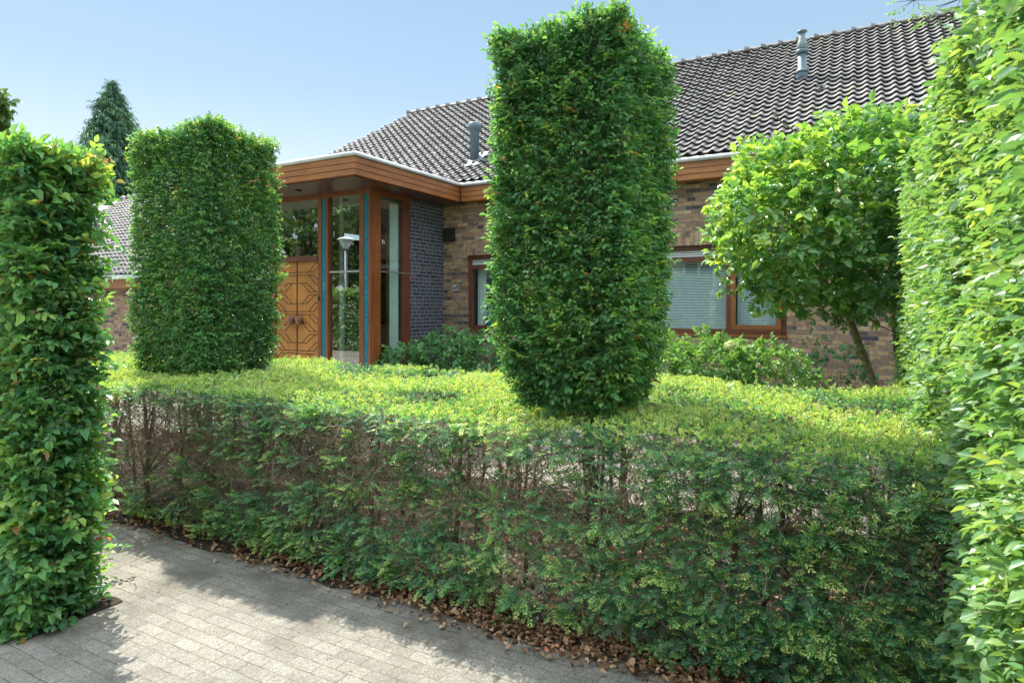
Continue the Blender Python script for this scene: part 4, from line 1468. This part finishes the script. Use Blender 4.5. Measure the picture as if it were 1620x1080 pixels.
shrub('climber', 'dark small leafed plant against the brick wall beside the leaning trunk', (-.25, 8.7, .80), (.42, .22, .42), 90, None, .7, .2, 8, 'plant')

# ================================================================== FAR TREES
def drooping_conifer(label, x, y, h, rbase, n, group):
    t = thing('conifer', (x, y, 0), label, 'tree', group)
    tm = []
    for _ in range(8):
        Vs, Fs, Ls, T = [], [], [], []
        k0 = 0
        for j in range(9):
            V, L = leaf(.5, .1, .9)
            V = V * np.array([.26, .2, .26]) * rng.uniform(.6, 1.1)
            V = V @ (rot_z(rng.normal(0, .8)) @ rot_y(rng.uniform(.1, 1.0))).T + np.array([.07 * j, rng.normal(0, .07), -.03 * j])
            Vs.append(V); Fs.append(LEAF_Q + k0); Ls.append(L); T.append(np.full(4, rng.normal(0, .12))); k0 += 8
        tm.append((np.concatenate(Vs), np.concatenate(Fs), np.concatenate(Ls), np.concatenate(T), np.zeros(len(Fs) * 4)))
    u = rng.random(n) ** .8
    z = h * (1 - u) * .98 + .1
    a = rng.uniform(0, 2 * np.pi, n)
    env = rbase * (u ** .95) * (1 + .34 * np.sin(a * 3 + z * 2.1) * np.sin(z * 3.3 + a) + .20 * np.sin(z * 7 + a * 5))
    rr = env * (.45 + .55 * rng.random(n) ** .5)
    P = np.stack([x + np.cos(a) * rr, y + np.sin(a) * rr, z], 1)
    D = np.stack([np.cos(a), np.sin(a), rng.normal(-.35, .35, n)], 1) + rng.normal(0, .3, (n, 3))
    scatter('crown', tm, P, D, np.array([0, 0, 1.]) + rng.normal(0, .3, (n, 3)), rng.uniform(.6, 1.15, n) * np.clip(.4 + u * 2.2, 0, 1), .5 + rng.normal(0, .2, n) + .2 * np.sin(z * 3 + a * 2), M['conifer_leaf'], t)
    mb = MB(); mb.tube([(x, y, 0), (x, y, h * .97)], [.28, .02], 8); mb.build('trunk', M['bark_dark'], t, True)
    return t
def at(px, Z):
    k = (px - 810) / 1000
    return Z * (.8763 * k - .4818), Z * (.4818 * k + .8763)
X_, Y_ = at(177, 31)
drooping_conifer('tall dark conifer with drooping branches rising behind the outbuilding roof', X_, Y_, 12.9, 4.0, 11500, None)

def broad_tree(name, label, x, y, h, rad, n, group=None, mats=None, trunk_r=.3, low=.35, lsize=.30, clumps=14):
    t = thing(name, (x, y, 0), label, 'tree', group)
    tm = [spray_template(7, lsize * 1.6, lsize, 1.3, tilt=.6, twig=.006) for _ in range(8)]
    Ps, Vs_ = [], []
    mb = MB()
    limb_mesh(mb, (x, y, 0), (x + .2, y, h * .75), trunk_r, trunk_r * .35, .12, 7, 10)
    for i in range(clumps):
        a = random.uniform(0, 6.28); zz = h * random.uniform(low, .92)
        f_ = math.sqrt(max(.1, 1 - ((zz / h - .55) / .5) ** 2))
        rr = rad * f_ * random.uniform(.35, .8)
        c = np.array([x + math.cos(a) * rr, y + math.sin(a) * rr, zz])
        limb_mesh(mb, (x + .1, y, max(h * .25, zz - rr * .9)), tuple(c), trunk_r * .3, .03, .15, 5, 6)
        cr = rad * random.uniform(.28, .45)
        P, v = blob_points(n // clumps, c, (cr, cr, cr * .7), .3)
        Ps.append(P); Vs_.append(v)
    mb.build('trunk', M['bark_dark'], t, True)
    P, v = np.concatenate(Ps), np.concatenate(Vs_)
    scatter('crown', tm, P, v + rng.normal(0, .5, v.shape), np.array([0, 0, 1.]) + rng.normal(0, .5, v.shape), rng.uniform(.6, 1.2, len(P)), .5 + rng.normal(0, .2, len(P)), mats or [M['tree_leaf'], M['twig']], t)
    return t
X_, Y_ = at(-66, 30)
broad_tree('far_tree', 'dark tree crown cut by the left edge of the photo above the hedge', X_, Y_, 13.8, 2.1, 2600, low=.3, lsize=.26)

# ================================================================== BEHIND THE CAMERA (seen in the glass)
RG = 'street trees mirrored in the entrance glass'
broad_tree('street_tree', 'large spreading tree mirrored in the glass above the front door', -31, -14, 15, 7.5, 1300, RG, None, .75, .3, .42, 24)
broad_tree('street_tree', 'bushy tree mirrored in the tall pane beside the front door', -25, -13.5, 8.5, 3.6, 600, RG, None, .4, .12, .38, 18)
broad_tree('street_tree', 'low bushy tree mirrored behind the large spreading tree', -41, -12, 6, 4.5, 1500, RG, None, .3, .08, .38, 16)
broad_tree('street_tree', 'bushy tree mirrored in the side glass of the entrance', 9, 14 - 20, 8, 4.0, 2400, RG, None, .35, .06, .38, 16)
broad_tree('street_tree', 'round bush mirrored in the venetian blind window', -3.0, -7.5, 3.4, 2.3, 2400, RG, None, .2, .05, .2, 14)
lp = thing('street_lamp', (-17.8, -3.9, 0), 'grey street lamp with a shallow cone shade mirrored in the entrance glass', 'street lamp')
mb = MB(); mb.lathe((-17.8, -3.9, 0), [(.09, 0), (.09, 1.0), (.06, 1.1), (.055, 3.9)], 14); mb.build('pole', M['lamp_grey'], lp, True)
mb = MB(); mb.lathe((-17.8, -3.9, 3.9), [(.10, 0), (.12, .05), (.30, .34)], 20); mb.build('lamp_glass', M['curtain'], lp, True)
mb = MB(); mb.lathe((-17.8, -3.9, 4.24), [(.36, 0), (.34, .04), (.2, .09), (.05, .12)], 24); mb.build('lamp_shade', M['white'], lp, True)
clipped_hedge('garden_hedge', 'clipped hedge across the drive mirrored in the entrance glass', 'hedge', None,
              (-26, -3.0, 0), (-8.6, -2.2, 2.15), 9000, .10, LR, [('y+', 1.5), ('z+', 1), ('y-', .3)], [(-24 + i * 2.4, -2.6, .04) for i in range(7)], strays=60)
nb = thing('neighbour_house', (-5, -14, 0), 'pale house with white window frames mirrored in the venetian blind window', 'house')
mb = MB(); mb.box(-11, 4, -19, -13, 0, 4.6); mb.build('wall', M['plaster'], nb)
mb = MB(); mb.prism([(-11.4, -12.6, 4.55), (-11.4, -19.4, 4.55), (-11.4, -16, 7.8)], (15.8, 0, 0)); mb.build('roof', M['tile_ridge'], nb)
for i in range(6):
    a = -10 + i * 2.3
    mb = MB(); mb.box(a, a + 1.5, -13, -12.94, 2.6, 4.1); wn_ = mb.build('window', M['white'], nb)
    mb = MB(); mb.box(a + .12, a + .69, -12.94, -12.92, 2.72, 3.98); mb.box(a + .81, a + 1.38, -12.94, -12.92, 2.72, 3.98); mb.build('pane', M['ink'], wn_)
